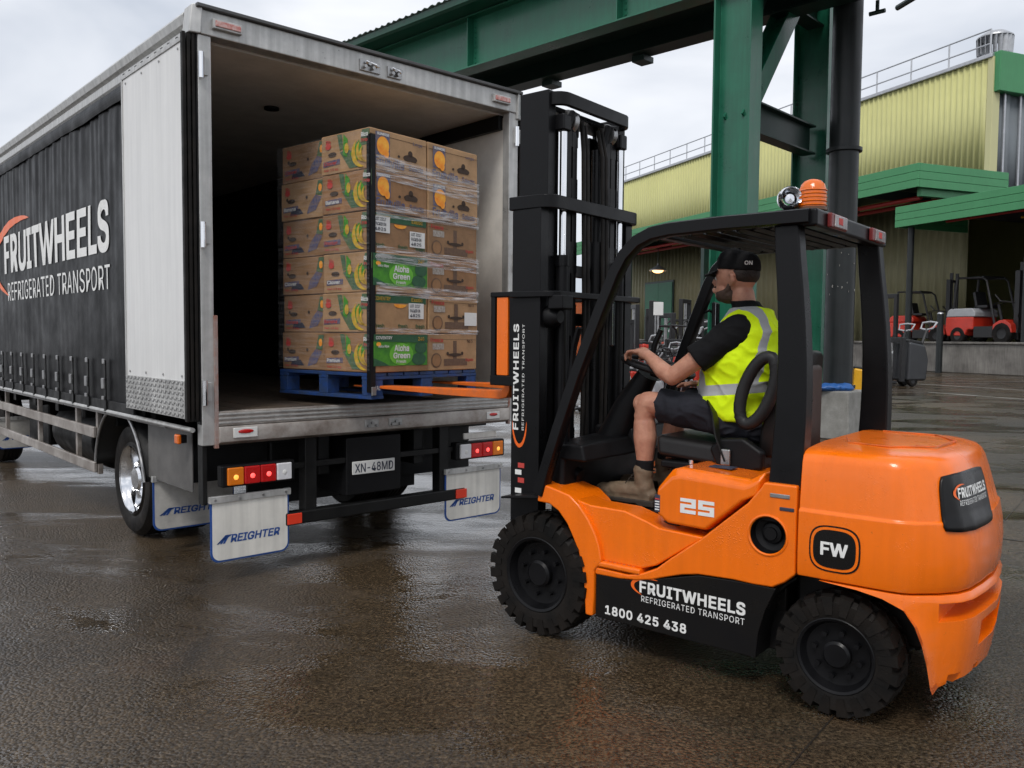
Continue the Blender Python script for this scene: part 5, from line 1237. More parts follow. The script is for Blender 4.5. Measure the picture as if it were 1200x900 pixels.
# overhead guard
path = [(.015, .775), (-.03, .92), (-.10, 1.13), (-.205, 1.43), (-.3375, 1.76), (-.42, 1.955), (-.47, 2.04), (-.54, 2.105), (-.62, 2.138), (-.72, 2.152), (-1.0, 2.160), (-1.40, 2.160)]
sec = [(-.032, -.026), (-.026, -.036), (.026, -.036), (.032, -.026), (.032, .026), (.026, .036), (-.026, .036), (-.032, .026)]
for s in (1, -1):
    b = B(); b.sweep([(x, s*(.575 - .05*max(0, min(1, (z-1.0)/1.1))), z) for x, z in path], sec, (0, 1, 0)); b.done('guard_pillar', m_black, fk, sharp=50)
    b = B(); y0, y1 = s*.47, s*.565
    dxp = 0.0 if s > 0 else -.07
    rg = []
    for k in range(9):
        f = k/8; zz = .96 + f*1.175; bow = -.030*math.sin(pi*min(1, f*1.05)); xa = -1.252 + .017*f + bow; xb = -1.402 + .057*f + bow; ya = s*(.47 - .03*f); yb = s*(.565 - .04*f)
        rg.append([V((xa + dxp, ya, zz)), V((xb + dxp, ya, zz)), V((xb + dxp, yb, zz)), V((xa + dxp, yb, zz))])
    b.loft(rg); b.done('rear_pillar', m_black, fk, 0.010, 3)
fb('guard_crossbar', (-1.43, -.535, 2.115), (-1.36, .535, 2.195), m_black, 0.014, None, 3)
fb('guard_crossbar', (-.66, -.50, 2.12), (-.60, .50, 2.165), m_black, 0.010)
for k in range(8):
    x = -.74 - k*.078
    b = B(); b.cbox((x, 0, 2.145), (.030, 1.0, .045), Mx.Rotation(R(28), 4, 'Y')); b.done('guard_slat', m_black, fk, 0.004)
fb('guard_plate', (-1.36, -.50, 2.150), (-1.00, .50, 2.172), m_black, 0.004)
for y in (.30, -.32):
    h = fb('guard_lamp', (-1.452, y-.11, 2.122), (-1.43, y+.11, 2.186), mat('smoked_red', (.16, .02, .02), .3), 0.006)
    fb('lamp_reflector', (-1.458, y-.09, 2.126), (-1.451, y+.075, 2.180), mat('dull_lens', (.34, .33, .33), .2, coat=.4, vs=30, col2=(.2, .16, .16)), 0.004, h)
    fb('lamp_mark', (-1.460, y-.02, 2.14), (-1.457, y+.03, 2.17), m_redprint, 0.001, h)
# beacon and chrome siren
bc = fb('beacon_base', (-1.30, -.02, 2.19), (-1.16, .12, 2.215), m_black, 0.006)
b = B(); b.lathe([(.062, 0), (.062, .035), (.07, .04), (.07, .055), (.05, .06)], (-1.235, .045, 2.215), n=24); b.done('beacon_collar', mat('brown_collar', (.12, .05, .02), .4), bc)
b = B(); b.lathe([(.064, .0), (.067, .05), (.064, .09), (.055, .118), (.040, .134), (.02, .142), (0, .144)], (-1.235, .045, 2.265), n=24); b.done('beacon_lens', m_amber, bc)
for k in range(5):
    b = B(); b.lathe([(.066, 0), (.0695, .004), (.066, .008)], (-1.235, .045, 2.275 + k*.018), n=24); b.done('lens_rib', m_amber, bc)
b = B(); b.cyl((-1.235, .045, 2.27), (-1.235, .045, 2.36), .022, n=12); b.done('beacon_core', m_amber_lit, bc)
sr = fb('siren_bracket', (-1.17, .05, 2.19), (-1.08, .12, 2.262), m_black, 0.004)
b = B(); dirs = V((-.55, .80, .08)).normalized(); o0 = V((-1.135, .09, 2.315)) - dirs*.05
b.lathe([(.02, 0), (.05, .02), (.06, .05), (.058, .085), (.050, .10), (.046, .09), (.035, .06), (.03, .05)], o0, dirs, 24); b.done('siren', m_chrome, sr)
b = B(); b.lathe([(0, .075), (.022, .07), (.026, .055)], o0, dirs, 18); b.done('siren_cone', m_chrome, sr)
# mirrors
def mirror(p, ang, w, h):
    M = Mx.Translation(p) @ Mx.Rotation(ang, 4, 'Z')
    b = B(); b.box((-.012, -w/2, -h/2), (.010, w/2, h/2), M); mo_ = b.done('mirror', m_blackplastic, fk, 0.010, 3)
    b = B(); b.box((-.0145, -w/2+.008, -h/2+.008), (-.0125, w/2-.008, h/2-.008), M); b.done('mirror_glass', m_glass, mo_, 0.004)
mirror(V((-.335, .44, 1.70)), R(22), .085, .24)
b = B(); b.tube([(-.34, .52, 1.80), (-.335, .47, 1.82), (-.335, .44, 1.80)], .008, 6); b.done('mirror_arm', m_black, fk)
mirror(V((-.42, -.62, 1.72)), R(10), .11, .26)
b = B(); b.tube([(-.37, -.54, 1.78), (-.40, -.58, 1.80), (-.41, -.62, 1.78)], .008, 6); b.done('mirror_arm', m_black, fk)

# ---------------------------------------------------------------- driver
m_skin = mat('skin', (0.52, 0.265, 0.175), 0.5, col2=(0.40, 0.175, 0.115), vs=22, bump=0.03, bs=150)
m_skin.node_tree.nodes['Principled BSDF'].inputs['Subsurface Weight'].default_value = 0.08
m_skin.node_tree.nodes['Principled BSDF'].inputs['Subsurface Radius'].default_value = (0.02, 0.008, 0.004)
m_tshirt = mat('black_cotton', (0.006, 0.006, 0.007), 0.85, var=0.3, vs=20, bump=0.25, bs=25, spec=0.2)
m_shorts = mat('navy_cotton', (0.020, 0.021, 0.028), 0.85, var=0.3, vs=18, bump=0.3, bs=22, spec=0.2)
m_boot = mat('tan_leather', (0.19, 0.135, 0.085), 0.7, var=0.35, vs=20, bump=0.25, bs=45)
m_sole = mat('boot_sole', (0.035, 0.027, 0.020), 0.75, var=0.3, vs=20)
m_sock = mat('dark_sock', (0.008, 0.008, 0.009), 0.9, bump=0.3, bs=90, spec=0.2)
m_hair = mat('dark_hair', (0.022, 0.013, 0.009), 0.65, var=0.4, vs=60, bump=0.6, bs=160)
m_cap = mat('black_cap', (0.007, 0.007, 0.008), 0.8, bump=0.2, bs=120, spec=0.2)
def vest_mat():
    m = mat('hivis_vest', (0.72, 0.96, 0.008), 0.7, spec=0.2, var=0.08, vs=10, bump=0.25, bs=14)
    nt = m.node_tree; P = nt.nodes['Principled BSDF']; L = nt.links.new
    src = P.inputs['Base Color'].links[0].from_socket
    t = nt.nodes.new('ShaderNodeTexCoord'); sp = nt.nodes.new('ShaderNodeSeparateXYZ'); L(t.outputs['Object'], sp.inputs[0])
    def mth(op, a, b, c=None):
        n = nt.nodes.new('ShaderNodeMath'); n.operation = op
        for i, q in enumerate((a, b, c)):
            if q is None: continue
            if isinstance(q, (int, float)): n.inputs[i].default_value = q
            else: L(q, n.inputs[i])
        return n.outputs[0]
    x, y, z = sp.outputs
    tilt = mth('SUBTRACT', z, mth('MULTIPLY', mth('ADD', x, 0.85), -0.10))
    band = mth('COMPARE', tilt, 1.365, 0.027)
    ay = mth('ABSOLUTE', mth('SUBTRACT', y, 0.03), 0)
    # the braces lean towards the neck as they rise
    target = mth('SUBTRACT', 0.165, mth('MULTIPLY', mth('SUBTRACT', z, 1.38), 0.16))
    brace = mth('MULTIPLY', mth('COMPARE', ay, target, 0.027), mth('GREATER_THAN', z, 1.38))
    msk = mth('MAXIMUM', band, brace)
    mx = nt.nodes.new('ShaderNodeMix'); mx.data_type = 'RGBA'; L(msk, mx.inputs[0]); L(src, mx.inputs[6]); mx.inputs[7].default_value = (0.36, 0.37, 0.38, 1)
    L(mx.outputs[2], P.inputs['Base Color'])
    return m
m_vest = vest_mat()
DOFF = V((-.6, .05, .70))
dv = thing('person', 'driver in yellow safety vest, black cap and shorts steering the orange forklift', 'person', fpt(*DOFF), FH)
def big_head(p):
    f = max(0.0, min(1.0, (p.z - 1.80)/.06)); c = V((-.865, .05, 1.80)); return p.lerp(c + (p - c)*1.05, f)
def body_part(b, name, m, size=.008, smooth=5, parent=None, push=None, label=None):
    if name in ('body', 'beard', 'hair', 'cap'): push = big_head
    o = voxel(b, name, m, dv if parent is None else parent, size, smooth, label, push)
    if parent is None: o.location = -DOFF
    return o
def ellipse_loft(b, rings, n=28, p=2.4):
    rr_ = []
    for cx, cy, z, a, w in rings:
        r_ = []
        for i in range(n):
            t = 2*pi*i/n; c, s = math.cos(t), math.sin(t)
            r_.append(V((cx + a*math.copysign(abs(c)**(2/p), c), cy + w*math.copysign(abs(s)**(2/p), s), z)))
        rr_.append(r_)
    b.loft(rr_)
def chain(b, pts, rad, n=14):
    """tapered limb with rounded joints, densified"""
    P_ = []; R_ = []
    for i in range(len(pts)-1):
        for k in range(4):
            f = k/4; P_.append(V(pts[i]).lerp(V(pts[i+1]), f)); R_.append(rad[i]*(1-f) + rad[i+1]*f)
    P_.append(V(pts[-1])); R_.append(rad[-1])
    b.tube(P_, R_, n)
    for p, r in ((pts[0], rad[0]), (pts[-1], rad[-1])): b.ball(p, r*.98, 12, 8)
TCY = .03
b = B()
HC = V((-.855, .05, 1.945))
b.ball(HC + V((0, 0, .012)), (.104, .077, .108), 24, 16)
b.ball((-.815, .05, 1.872), (.070, .057, .060), 18, 12)          # jaw
b.ball((-.775, .05, 1.848), (.032, .032, .026), 12, 8)           # chin
b.ball((-.782, .05, 1.945), (.030, .058, .030), 14, 10)          # brow and cheeks
b.ball((-.785, .05, 1.895), (.034, .045, .028), 14, 10)
b.ball((-.800, .05, 1.918), (.050, .056, .045), 16, 10)
chain(b, [(-.764, .05, 1.955), (-.750, .05, 1.934), (-.736, .05, 1.916), (-.752, .05, 1.908)], [.010, .014, .016, .013], 10)   # nose
b.ball((-.738, .05, 1.882), (.014, .022, .008), 10, 6)           # lips
b.ball((-.740, .05, 1.870), (.013, .020, .008), 10, 6)
for s in (1, -1):
    chain(b, [(-.858, .05 + s*.076, 1.898), (-.870, .05 + s*.086, 1.915), (-.874, .05 + s*.090, 1.938), (-.860, .05 + s*.084, 1.950)], [.010, .014, .014, .011], 8)
chain(b, [(-.925, .035, 1.69), (-.905, .04, 1.76), (-.880, .048, 1.86)], [.075, .060, .060], 16)
ellipse_loft(b, [(-.93, TCY, 1.15, .12, .16), (-.90, TCY, 1.32, .13, .16), (-.91, TCY, 1.55, .12, .16), (-.93, TCY, 1.68, .09, .15), (-.93, TCY, 1.72, .06, .09)])
# left arm, wrist and hand on the steering wheel
chain(b, [(-.92, .19, 1.655), (-.74, .275, 1.515), (-.615, .285, 1.425)], [.050, .053, .046])
chain(b, [(-.615, .285, 1.425), (-.55, .265, 1.455), (-.445, .225, 1.525)], [.045, .046, .031])
chain(b, [(-.445, .225, 1.525), (-.40, .212, 1.545)], [.030, .034])
b.ball((-.372, .205, 1.553), (.045, .044, .019), 14, 10, Mx.Rotation(R(8), 4, 'Y'))
for k, (dy, ln) in enumerate(((-.033, .92), (-.011, 1.0), (.011, .97), (.032, .80))):
    y = .203 + dy
    chain(b, [(-.345, y, 1.556), (-.345 + .034*ln, y + .004, 1.552), (-.345 + .052*ln, y + .007, 1.530), (-.345 + .048*ln, y + .008, 1.507)], [.0100, .0095, .0088, .0078], 8)
chain(b, [(-.395, .172, 1.545), (-.370, .150, 1.532), (-.338, .148, 1.512)], [.013, .011, .009], 8)
# right arm resting on the thigh
chain(b, [(-.92, -.13, 1.655), (-.83, -.235, 1.50), (-.79, -.245, 1.40)], [.050, .052, .046])
chain(b, [(-.79, -.245, 1.40), (-.68, -.20, 1.385), (-.59, -.13, 1.375)], [.045, .042, .031])
b.ball((-.545, -.115, 1.372), (.045, .042, .020), 14, 10)
for k in range(4):
    y = -.145 + k*.021
    chain(b, [(-.52, y, 1.372), (-.482, y + .002, 1.372), (-.455, y + .003, 1.352)], [.0100, .0092, .008], 8)
chain(b, [(-.565, -.085, 1.375), (-.535, -.068, 1.372), (-.51, -.066, 1.36)], [.012, .0105, .009], 8)
# legs
chain(b, [(-.92, .11, 1.205), (-.66, .165, 1.255), (-.425, .20, 1.275)], [.095, .080, .063])
chain(b, [(-.425, .20, 1.272), (-.405, .20, 1.20), (-.412, .20, 1.08), (-.412, .20, .96), (-.410, .20, .84)], [.062, .058, .064, .046, .038])
b.ball((-.385, .20, 1.270), (.046, .050, .052), 14, 10)
chain(b, [(-.92, -.05, 1.205), (-.68, -.10, 1.25), (-.45, -.13, 1.265)], [.095, .080, .063])
chain(b, [(-.45, -.13, 1.262), (-.42, -.13, 1.18), (-.40, -.13, 1.06), (-.375, -.13, .95), (-.36, -.13, .83)], [.062, .058, .062, .046, .038])
body_part(b, 'body', m_skin, .0055, 4)
# face details
for s in (1, -1):
    e = B(); e.ball((-.762, .05 + s*.031, 1.935), .0105, 12, 8); [setattr(v, 'co', big_head(v.co)) for v in e.bm.verts]; o = e.done('eye', mat('eye_white', (.55, .52, .5), .2), dv); o.location = -DOFF
    e = B(); e.ball((-.7525, .05 + s*.032, 1.935), (.004, .006, .006), 8, 6); [setattr(v, 'co', big_head(v.co)) for v in e.bm.verts]; o = e.done('iris', mat('iris', (.02, .015, .01), .15), dv); o.location = -DOFF
    e = B(); e.tube([(-.757, .05 + s*.014, 1.957), (-.753, .05 + s*.032, 1.961), (-.765, .05 + s*.050, 1.956)], .005, 6); [setattr(v, 'co', big_head(v.co)) for v in e.bm.verts]; o = e.done('eyebrow', m_hair, dv); o.location = -DOFF
e = B()
e.ball((-.818, .05, 1.858), (.071, .0605, .050), 20, 12); e.ball((-.780, .05, 1.845), (.036, .036, .028), 14, 10); e.ball((-.748, .05, 1.893), (.012, .026, .006), 10, 6)
for s in (1, -1): chain(e, [(-.842, .05 + s*.056, 1.905), (-.835, .05 + s*.054, 1.88), (-.81, .05 + s*.048, 1.86)], [.012, .014, .014], 8)
body_part(e, 'beard', mat('stubble', (0.085, 0.047, 0.033), 0.7, var=0.4, vs=90, bump=0.4, bs=200), .005, 3)
e = B(); e.ball((-.880, .05, 1.950), (.090, .0805, .062), 22, 14)
body_part(e, 'hair', m_hair, .006, 3)
# cap
e = B(); n = 24; rings = []
for z, rx, ry in ((1.972, .110, .084), (1.995, .112, .086), (2.025, .108, .083), (2.052, .092, .071), (2.070, .064, .050), (2.078, .02, .016)):
    rings.append([V((-.862 + rx*math.cos(2*pi*i/n), .05 + ry*math.sin(2*pi*i/n), z + .010*math.cos(2*pi*i/n))) for i in range(n)])
e.loft(rings); cap = body_part(e, 'cap', m_cap, .006, 3)
e = B(); e.grid(lambda u, v: V((-.775 + .085*v*math.sqrt(max(0, 1 - (2*u-1)**2*.55)), .05 + (2*u-1)*.073, 1.982 - .022*v - .014*(2*u-1)**2)), 14, 8)
[setattr(v, 'co', big_head(v.co)) for v in e.bm.verts]; o = e.done('cap_brim', m_cap, dv); o.location = -DOFF; q = o.modifiers.new('s', 'SOLIDIFY'); q.thickness = .006
e = B(); e.ball((-.862, .05, 2.078), (.009, .009, .006), 8, 6); [setattr(v, 'co', big_head(v.co)) for v in e.bm.verts]; o = e.done('cap_button', m_cap, dv); o.location = -DOFF
lo = letter('lettering', 'ON', m_white, dv, lambda u, v: big_head(V((-.925 - u*.75, .05 + .0745 - u*.62, 1.992 + v))), .040, .020, .03); lo.location = -DOFF
# T-shirt
b = B()
ellipse_loft(b, [(-.93, TCY, 1.17, .15, .185), (-.885, TCY, 1.30, .170, .190), (-.885, TCY, 1.42, .160, .180), (-.90, TCY, 1.54, .145, .182), (-.92, TCY, 1.64, .120, .188), (-.93, TCY, 1.70, .095, .165), (-.925, TCY, 1.755, .085, .110), (-.91, .04, 1.795, .073, .080), (-.895, .045, 1.822, .068, .068)])
for s, sh, el_ in ((1, (-.925, .185, 1.665), (-.735, .278, 1.512)), (-1, (-.925, -.125, 1.665), (-.83, -.235, 1.50))):
    d = V(el_) - V(sh)
    b.tube([V(sh) + d*k for k in (-.05, .15, .35, .6, .8, .97)], [.080, .086, .083, .077, .076, .078], 18)
    b.ball(sh, (.086, .082, .086), 14, 10)
def wrink(sc, am):
    # soft buckles plus sharper pulled folds
    def fold(p):
        q = V((p.x*1.0 + p.z*.6, p.y, p.z*1.6 - p.x*.5))
        r = 1 - abs(NZ.noise(q*sc*.75 + V((3, 1, 8))))*2.2
        return max(0, r)**2
    return lambda p: p + (p - V((-.89, .03, p.z))).normalized()*am*.9*fold(p) + V((NZ.noise(p*sc), NZ.noise(p*sc + V((5, 0, 0))), NZ.noise(p*sc*.8 + V((0, 5, 0)))))*am
body_part(b, 't_shirt', m_tshirt, .007, 4, push=wrink(16, .004))
# safety vest
b = B()
ellipse_loft(b, [(-.93, TCY, 1.205, .165, .215), (-.895, TCY, 1.235, .188, .215), (-.875, TCY, 1.30, .195, .212), (-.868, TCY, 1.38, .195, .207), (-.88, TCY, 1.46, .190, .216), (-.895, TCY, 1.53, .182, .214), (-.908, TCY, 1.60, .172, .210), (-.925, TCY, 1.67, .155, .198), (-.925, TCY, 1.728, .125, .170), (-.925, TCY, 1.772, .102, .130), (-.92, TCY, 1.787, .080, .098)], 36)
body_part(b, 'safety_vest', m_vest, .007, 4, push=wrink(11, .009))
# shorts
b = B()
ellipse_loft(b, [(-.95, TCY, 1.10, .10, .14), (-.93, TCY, 1.14, .15, .185), (-.92, TCY, 1.20, .16, .195), (-.90, TCY, 1.28, .15, .19)])
chain(b, [(-.90, .115, 1.215), (-.70, .165, 1.245)], [.115, .100], 18); chain(b, [(-.90, -.055, 1.215), (-.70, -.10, 1.24)], [.115, .100], 18)
b.tube([(-.72, .162, 1.243), (-.60, .18, 1.256), (-.50, .19, 1.262)], [.100, .094, .092], 20)
b.tube([(-.72, -.10, 1.238), (-.60, -.115, 1.25), (-.51, -.122, 1.256)], [.100, .094, .092], 20)
body_part(b, 'shorts', m_shorts, .007, 3, push=wrink(13, .011))
# socks and boots
for y, ax_, lz in ((.20, -.410, 0), (-.13, -.360, -.0)):
    b = B(); b.tube([(ax_, y, .86), (ax_, y, .90), (ax_ - .002, y, .945), (ax_ - .002, y, .965)], [.047, .048, .050, .051], 16); body_part(b, 'sock', m_sock, .006, 2)
    b = B(); dx = ax_ + .41
    b.ball((-.425+dx, y, .775), (.062, .046, .045), 16, 10)
    chain(b, [(-.42+dx, y, .80), (-.405+dx, y, .86), (-.405+dx, y, .905)], [.050, .052, .056], 16)
    chain(b, [(-.40+dx, y, .79), (-.30+dx, y, .785), (-.20+dx, y, .775)], [.050, .048, .044], 14)
    b.ball((-.175+dx, y, .770), (.075, .050, .042), 16, 10)
    b.box((-.47+dx, y-.040, .735), (-.15+dx, y+.040, .775))
    bt = body_part(b, 'boot', m_boot, .006, 5, push=lambda p: p + V((NZ.noise(p*26), NZ.noise(p*26 + V((5, 0, 0))), NZ.noise(p*22 + V((0, 5, 0)))))*.004)
    b = B(); b.prism([(-.495+dx, .712), (-.40+dx, .710), (-.385+dx, .722), (-.34+dx, .718), (-.13+dx, .722), (-.09+dx, .745), (-.10+dx, .758), (-.16+dx, .745), (-.49+dx, .748)], y-.047, y+.047, 'y'); so = b.done('boot_sole', m_sole, dv, .010, 3); so.location = -DOFF
    for k in range(4):
        lb = B(); xx = -.345 + dx - k*.016; zz = .838 + k*.018 - .012
        lb.tube([(xx + .035, y - .028, zz), (xx + .045, y, zz + .008), (xx + .035, y + .028, zz)], .0035, 6); o = lb.done('boot_lace', m_sole, dv); o.location = -DOFF

# ---------------------------------------------------------------- machines parked in the yard
def gp(px, d): return V(((px - 600)/982*d, d, 0))
m_mach_dark = mat('machine_dark', (0.015, 0.015, 0.016), 0.45, var=0.4, vs=6)
def simple_wheel(t, x, y, r, w):
    b = B(); b.lathe([(r*.5, -w/2), (r*.9, -w/2), (r, -w/2+.03), (r, w/2-.03), (r*.9, w/2), (r*.5, w/2)], (x, y, r), (0, 1, 0), 24); o = b.done('wheel', m_rubber, t)
    b = B(); b.lathe([(r*.52, -w*.4), (r*.3, -w*.3), (0, -w*.35)], (x, y, r), (0, 1, 0), 18); b.lathe([(r*.52, w*.4), (r*.3, w*.3), (0, w*.35)], (x, y, r), (0, 1, 0), 18); b.done('rim', m_mach_dark, o)
def parked_forklift(label, loc, rz, paint, top, sc=1.0, mast_h=2.2, group='forklifts parked in the yard'):
    t = thing('parked_forklift', label, 'forklift', loc, rz, group); t.scale = (sc, sc, sc)
    b = B(); b.prism([(-1.95, .25), (-2.02, .5), (-2.0, .85), (-1.0, .85), (-1.0, .45), (-1.2, .45), (-1.3, .25)], -.52, .52, 'y'); b.done('counterweight', paint, t, .04, 3)
    b = B(); b.prism([(-2.0, .85), (-1.95, 1.05), (-1.85, 1.12), (-1.05, 1.12), (-.95, 1.0), (-.95, .85)], -.52, .52, 'y'); b.done('hood', top, t, .04, 3)
    b = B(); b.box((-1.75, .53, .62), (-1.3, .535, .82)); b.done('side_vent', m_mach_dark, t)
    b = B(); b.box((-1.0, -.50, .2), (-.2, .50, .55)); b.done('chassis', m_mach_dark, t, .02)
    b = B(); b.prism([(-.30, .2), (-.30, .60), (-.10, .72), (.10, .75), (.30, .60), (.34, .35), (.26, .35), (.2, .55), (0, .64), (-.2, .5), (-.24, .2)], -.55, .55, 'y'); b.done('front_fender', paint, t, .02)
    for s in (1, -1):
        b = B(); b.tube([(-.28, s*.48, .6), (-.42, s*.48, 1.2), (-.62, s*.46, 1.95), (-.75, s*.46, 2.05), (-1.65, s*.46, 2.08)], .035, 8); b.done('guard_pillar', m_mach_dark, t)
        b = B(); b.tube([(-1.65, s*.46, 2.08), (-1.75, s*.48, 1.1)], .04, 8); b.done('rear_pillar', m_mach_dark, t)
        b = B(); b.box((.22, s*.30-.04, .15), (.38, s*.30+.04, mast_h)); b.done('mast_rail', m_mach_dark, t, .01)
        b = B(); b.box((.30, s*.22-.03, .3), (.42, s*.22+.03, mast_h + .25)); b.done('inner_mast_rail', m_mach_dark, t, .01)
        b = B(); b.box((.45, s*.25-.05, .08), (1.5, s*.25+.05, .13)); b.done('fork', m_mach_dark, t, .01)
        b = B(); b.tube([(-.30, s*.48, 1.5), (-.1, s*.5, 1.3), (0.25, s*.33, 1.25)], .025, 6); b.done('tilt_hose', m_mach_dark, t)
    for k in range(6):
        b = B(); b.box((-1.6+k*.16, -.45, 2.06), (-1.53+k*.16, .45, 2.10)); b.done('guard_slat', m_mach_dark, t)
    for z in (.5, 1.3, mast_h-.1):
        b = B(); b.box((.24, -.30, z), (.28, .30, z+.09)); b.done('mast_crossbar', m_mach_dark, t)
    b = B(); b.box((.44, -.5, .35), (.48, .5, .45)).box((.44, -.5, .8), (.48, .5, .9)); b.done('carriage', m_mach_dark, t)
    b = B(); b.box((-1.15, -.24, 1.12), (-.75, .24, 1.22)); b.done('seat', m_mach_dark, t, .03)
    b = B(); b.prism([(-1.18, 1.15), (-1.10, 1.2), (-1.2, 1.65), (-1.30, 1.62)], -.24, .24, 'y'); b.done('seat_back', m_mach_dark, t, .03)
    b = B(); b.tube([(-.55 + .15*math.cos(a), .15*math.sin(a), 1.25 + .06*math.cos(a)) for a in [2*pi*i/16 for i in range(16)]], .014, 6, True); b.done('steering_wheel', m_mach_dark, t)
    b = B(); b.cyl((-.38, 0, .6), (-.55, 0, 1.24), .05, n=10); b.done('steering_column', m_mach_dark, t)
    for x, y, r in ((0, .46, .33), (0, -.46, .33), (-1.55, .44, .27), (-1.55, -.44, .27)): simple_wheel(t, x, y, r, .2)
    return t
def stacker(label, loc, rz, paint, sc=1.0, mast_h=1.9, tiller=True, group='pedestrian stackers parked in the yard'):
    t = thing('pallet_stacker', label, 'stacker', loc, rz, group); t.scale = (sc, sc, sc)
    b = B(); b.prism([(-.35, .12), (-.40, .55), (-.30, .85), (.12, .92), (.15, .12)], -.38, .38, 'y'); b.done('power_unit', paint, t, .05, 3)
    b = B(); b.prism([(-.28, .86), (-.22, .93), (.10, .97), (.12, .90)], -.34, .34, 'y'); b.done('unit_lid', m_mach_dark, t, .02)
    b = B(); b.box((-.412, -.2, .3), (-.375, .2, .55)); b.done('side_vent', m_mach_dark, t, .01)
    for s in (1, -1):
        b = B(); b.box((.18, s*.30-.035, .1), (.28, s*.30+.035, mast_h)); b.done('mast_rail', m_mach_dark, t, .01)
        b = B(); b.box((.32, s*.2-.08, .06), (1.4, s*.2+.08, .12)); b.done('fork', m_mach_dark, t, .015)
    b = B(); b.box((.18, -.3, mast_h-.1), (.26, .3, mast_h)); b.done('mast_crossbar', m_mach_dark, t, .01)
    b = B(); b.cyl((.22, 0, .2), (.22, 0, mast_h-.1), .035, n=10); b.done('lift_cylinder', m_steel, t)
    if tiller:
        b = B(); b.tube([(-.38, 0, .45), (-.55, 0, .8), (-.72, 0, 1.2)], .028, 8); b.done('tiller_arm', m_mach_dark, t)
        b = B(); b.tube([(-.70, -.02, 1.17), (-.70, -.16, 1.2), (-.78, -.18, 1.32), (-.80, 0, 1.34), (-.78, .18, 1.32), (-.70, .16, 1.2), (-.70, .02, 1.17)], .022, 8); b.done('tiller_handle', m_grey_machine, t)
    simple_wheel(t, -.12, 0, .14, .12)
    for s in (1, -1): simple_wheel(t, .0, s*.34, .12, .07); simple_wheel(t, 1.25, s*.2, .07, .09)
    return t
def pallet_jack(label, loc, rz, paint, hcol, sc=1.0, group='hand pallet trucks in the yard'):
    t = thing('pallet_jack', label, 'pallet jack', loc, rz, group); t.scale = (sc, sc, sc)
    for s in (1, -1):
        b = B(); b.box((0, s*.2-.08, .08), (1.15, s*.2+.08, .14)); b.done('fork', paint, t, .02); simple_wheel(t, 1.0, s*.2, .06, .1)
    b = B(); b.prism([(-.05, .08), (-.08, .35), (.02, .42), (.10, .20)], -.27, .27, 'y'); b.done('frame', paint, t, .02)
    b = B(); b.cyl((-.15, 0, .1), (-.13, 0, .45), .06, n=12); b.done('pump', m_mach_dark, t)
    b = B(); b.tube([(-.15, 0, .42), (-.28, 0, .8), (-.42, 0, 1.15)], .02, 8); b.done('handle_bar', hcol, t)
    b = B(); b.tube([(-.42, 0, 1.12), (-.40, -.12, 1.15), (-.47, -.13, 1.28), (-.49, 0, 1.30), (-.47, .13, 1.28), (-.40, .12, 1.15), (-.42, 0, 1.12)], .018, 8); b.done('handle_grip', m_mach_dark, t)
    for s in (1, -1): simple_wheel(t, -.15, s*.07, .1, .06)
    return t
DOCK = 1.5
parked_forklift('red forklift with grey hood parked on the dock beside the bollard', wpt(2.9, -3.0, DOCK), WA + pi, m_red_machine, m_grey_machine, 1.72)
parked_forklift('red forklift with tall dark mast on the dock behind the canopy post', wpt(7.6, -3.4, DOCK), WA + pi + .25, m_red_machine, m_red_machine, 1.45, 2.5)
parked_forklift('dark forklift in the deep shade at the right end of the dock', wpt(-4.5, -7.5, DOCK), WA + pi, m_mach_dark, m_redorange_machine, 1.7, 2.6)
stacker('dark grey stacker with upright tiller in front of the dock', gp(1054, 30.5), R(200), mat('slate_machine', (.03, .032, .036), .4, var=.3, vs=5, coat=.2), 1.75, 1.0)
stacker('dark stacker with tall mast half behind the right roof pillar', gp(1040, 34), R(215), m_mach_dark, 1.75, 2.0)
pallet_jack('orange pallet jack with yellow handle behind the grey pipe', gp(1000, 26), R(150), m_redorange_machine, m_yellow_machine, 1.6)
stacker('yellow-orange stacker seen just right of the grey pipe', gp(1006, 22), R(160), m_yellow_machine, 1.0, 1.0)
pallet_jack('orange pallet jack behind the concrete block', gp(958, 20.5), R(20), m_redorange_machine, m_redorange_machine, 1.0)
for px, d, rz, mm, sc, mh, lab in (
    (738, 25, 130, m_grey_machine, 1.3, 1.7, 'pale grey stacker seen through the cab just right of the mast'),
    (764, 22.5, 215, m_red_machine, 1.15, 1.2, 'small red stacker seen through the cab above the driver hand'),
    (778, 27, 160, m_mach_dark, 1.5, 1.9, 'black stacker seen through the cab below the green door'),
    (800, 24, 235, m_red_machine, 1.25, 1.3, 'red stacker seen between the front roof pillar and the driver arm'),
    (826, 26, 190, m_redorange_machine, 1.3, 1.2, 'orange-red stacker behind the driver chest'),
    (752, 31, 190, m_red_machine, 1.6, 1.8, 'red stacker at the back of the row seen through the cab'),
    (812, 33, 150, m_grey_machine, 1.6, 2.0, 'tall grey stacker at the back beside the front roof pillar'),
    (788, 21, 140, m_grey_machine, 1.0, .95, 'low grey stacker above the steering wheel'),
    (736, 19, 200, m_red_machine, 1.0, 1.1, 'low red stacker beside the yellow gas cylinders'),
    (757, 18, 150, m_grey_machine, .85, .9, 'small pale stacker in front of the red row behind the steering wheel'),
    (790, 30, 200, m_redorange_machine, 1.7, 1.5, 'large orange-red stacker in the back row under the green door'),
    (730, 34, 170, m_mach_dark, 1.8, 2.0, 'tall black stacker in the back row left of the green door')):
    stacker(lab, gp(px, d), R(rz), mm, sc, mh)
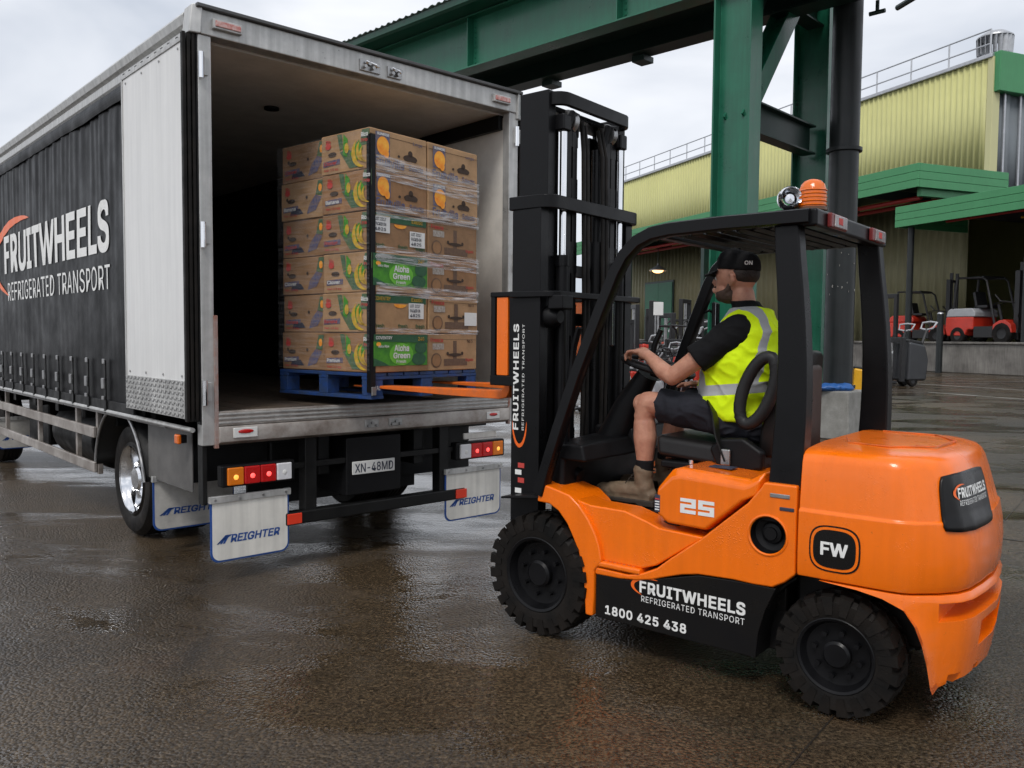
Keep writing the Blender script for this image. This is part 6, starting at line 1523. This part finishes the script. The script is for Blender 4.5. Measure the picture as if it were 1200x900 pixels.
for px, d, rz, hc, lab in ((750, 20, 190, m_steel, 'red pallet jack with steel handle nearest the mast'), (812, 20.5, 160, m_grey_machine, 'red pallet jack with pale handle behind the driver arm'), (774, 19.5, 220, m_mach_dark, 'red pallet jack with black handle above the steering wheel')):
    pallet_jack(lab, gp(px, d), R(rz), m_red_machine, hc, 1.15)
parked_forklift('red forklift with grey hood seen through the cab behind the stackers', gp(772, 33), R(205), m_red_machine, m_grey_machine, 1.15)
parked_forklift('all red forklift seen through the cab beside the driver face', gp(818, 29), R(30), m_red_machine, m_red_machine, 1.0)
for k in range(9):
    pallet_jack('%s in the near row behind the cab, %s from mast' % (('red steel-handled pallet jack', 'grey black-handled pallet jack', 'red pale-handled pallet jack')[k % 3], ('first', 'second', 'third', 'fourth', 'fifth', 'sixth', 'seventh', 'eighth', 'ninth')[k]), gp(734 + k*11.5 + random.uniform(-4, 4), random.uniform(16.5, 19.5)), R(random.uniform(0, 360)), (m_red_machine, m_grey_machine, m_red_machine)[k % 3], (m_steel, m_mach_dark, m_grey_machine)[k % 3], random.uniform(.95, 1.2), 'crowded pallet jacks seen through the cab')
t = thing('gas_cylinder', 'squat yellow gas cylinders frame standing just right of the mast', 'gas cylinder', gp(722, 15.5), 0)
for k, (dx, dz) in enumerate(((0, .28), (.02, .72))):
    b = B(); b.lathe([(0, -.30), (.12, -.28), (.17, -.2), (.17, .2), (.12, .28), (0, .30)], (dx, 0, dz), (1, .3, 0), 24); b.done('cylinder_body', m_yellow_machine, t)
b = B(); b.box((-.28, -.18, 0), (.28, .18, .08)); b.done('cylinder_cradle', m_mach_dark, t, .01)
for s in (1, -1):
    b = B(); b.box((s*.24-.02, -.02, .05), (s*.24+.02, .02, 1.0)); b.done('cradle_post', m_mach_dark, t)
sg = thing('notice_board', 'small white notice on a post seen through the cab', 'sign', gp(770, 24), R(0))
b = B(); b.cyl((0, 0, 0), (0, 0, 2.5), .03, n=8); b.done('sign_post', m_steel, sg)
b = B(); b.box((-.14, -.05, 2.3), (.14, -.02, 2.68)); b.done('sign_panel', m_paper, sg, .01)
sg = thing('notice_board', 'small yellow notice on a post behind the driver head', 'sign', gp(888, 18), R(0))
b = B(); b.cyl((0, 0, 0), (0, 0, 2.4), .03, n=8); b.done('sign_post', m_steel, sg)
b = B(); b.box((-.10, -.05, 2.02), (.10, -.02, 2.30)); b.done('sign_panel', m_yellow_machine, sg, .01)
b = B(); b.box((-.04, -.055, 2.12), (.03, -.051, 2.22)); b.done('sign_mark', m_paper, sg)
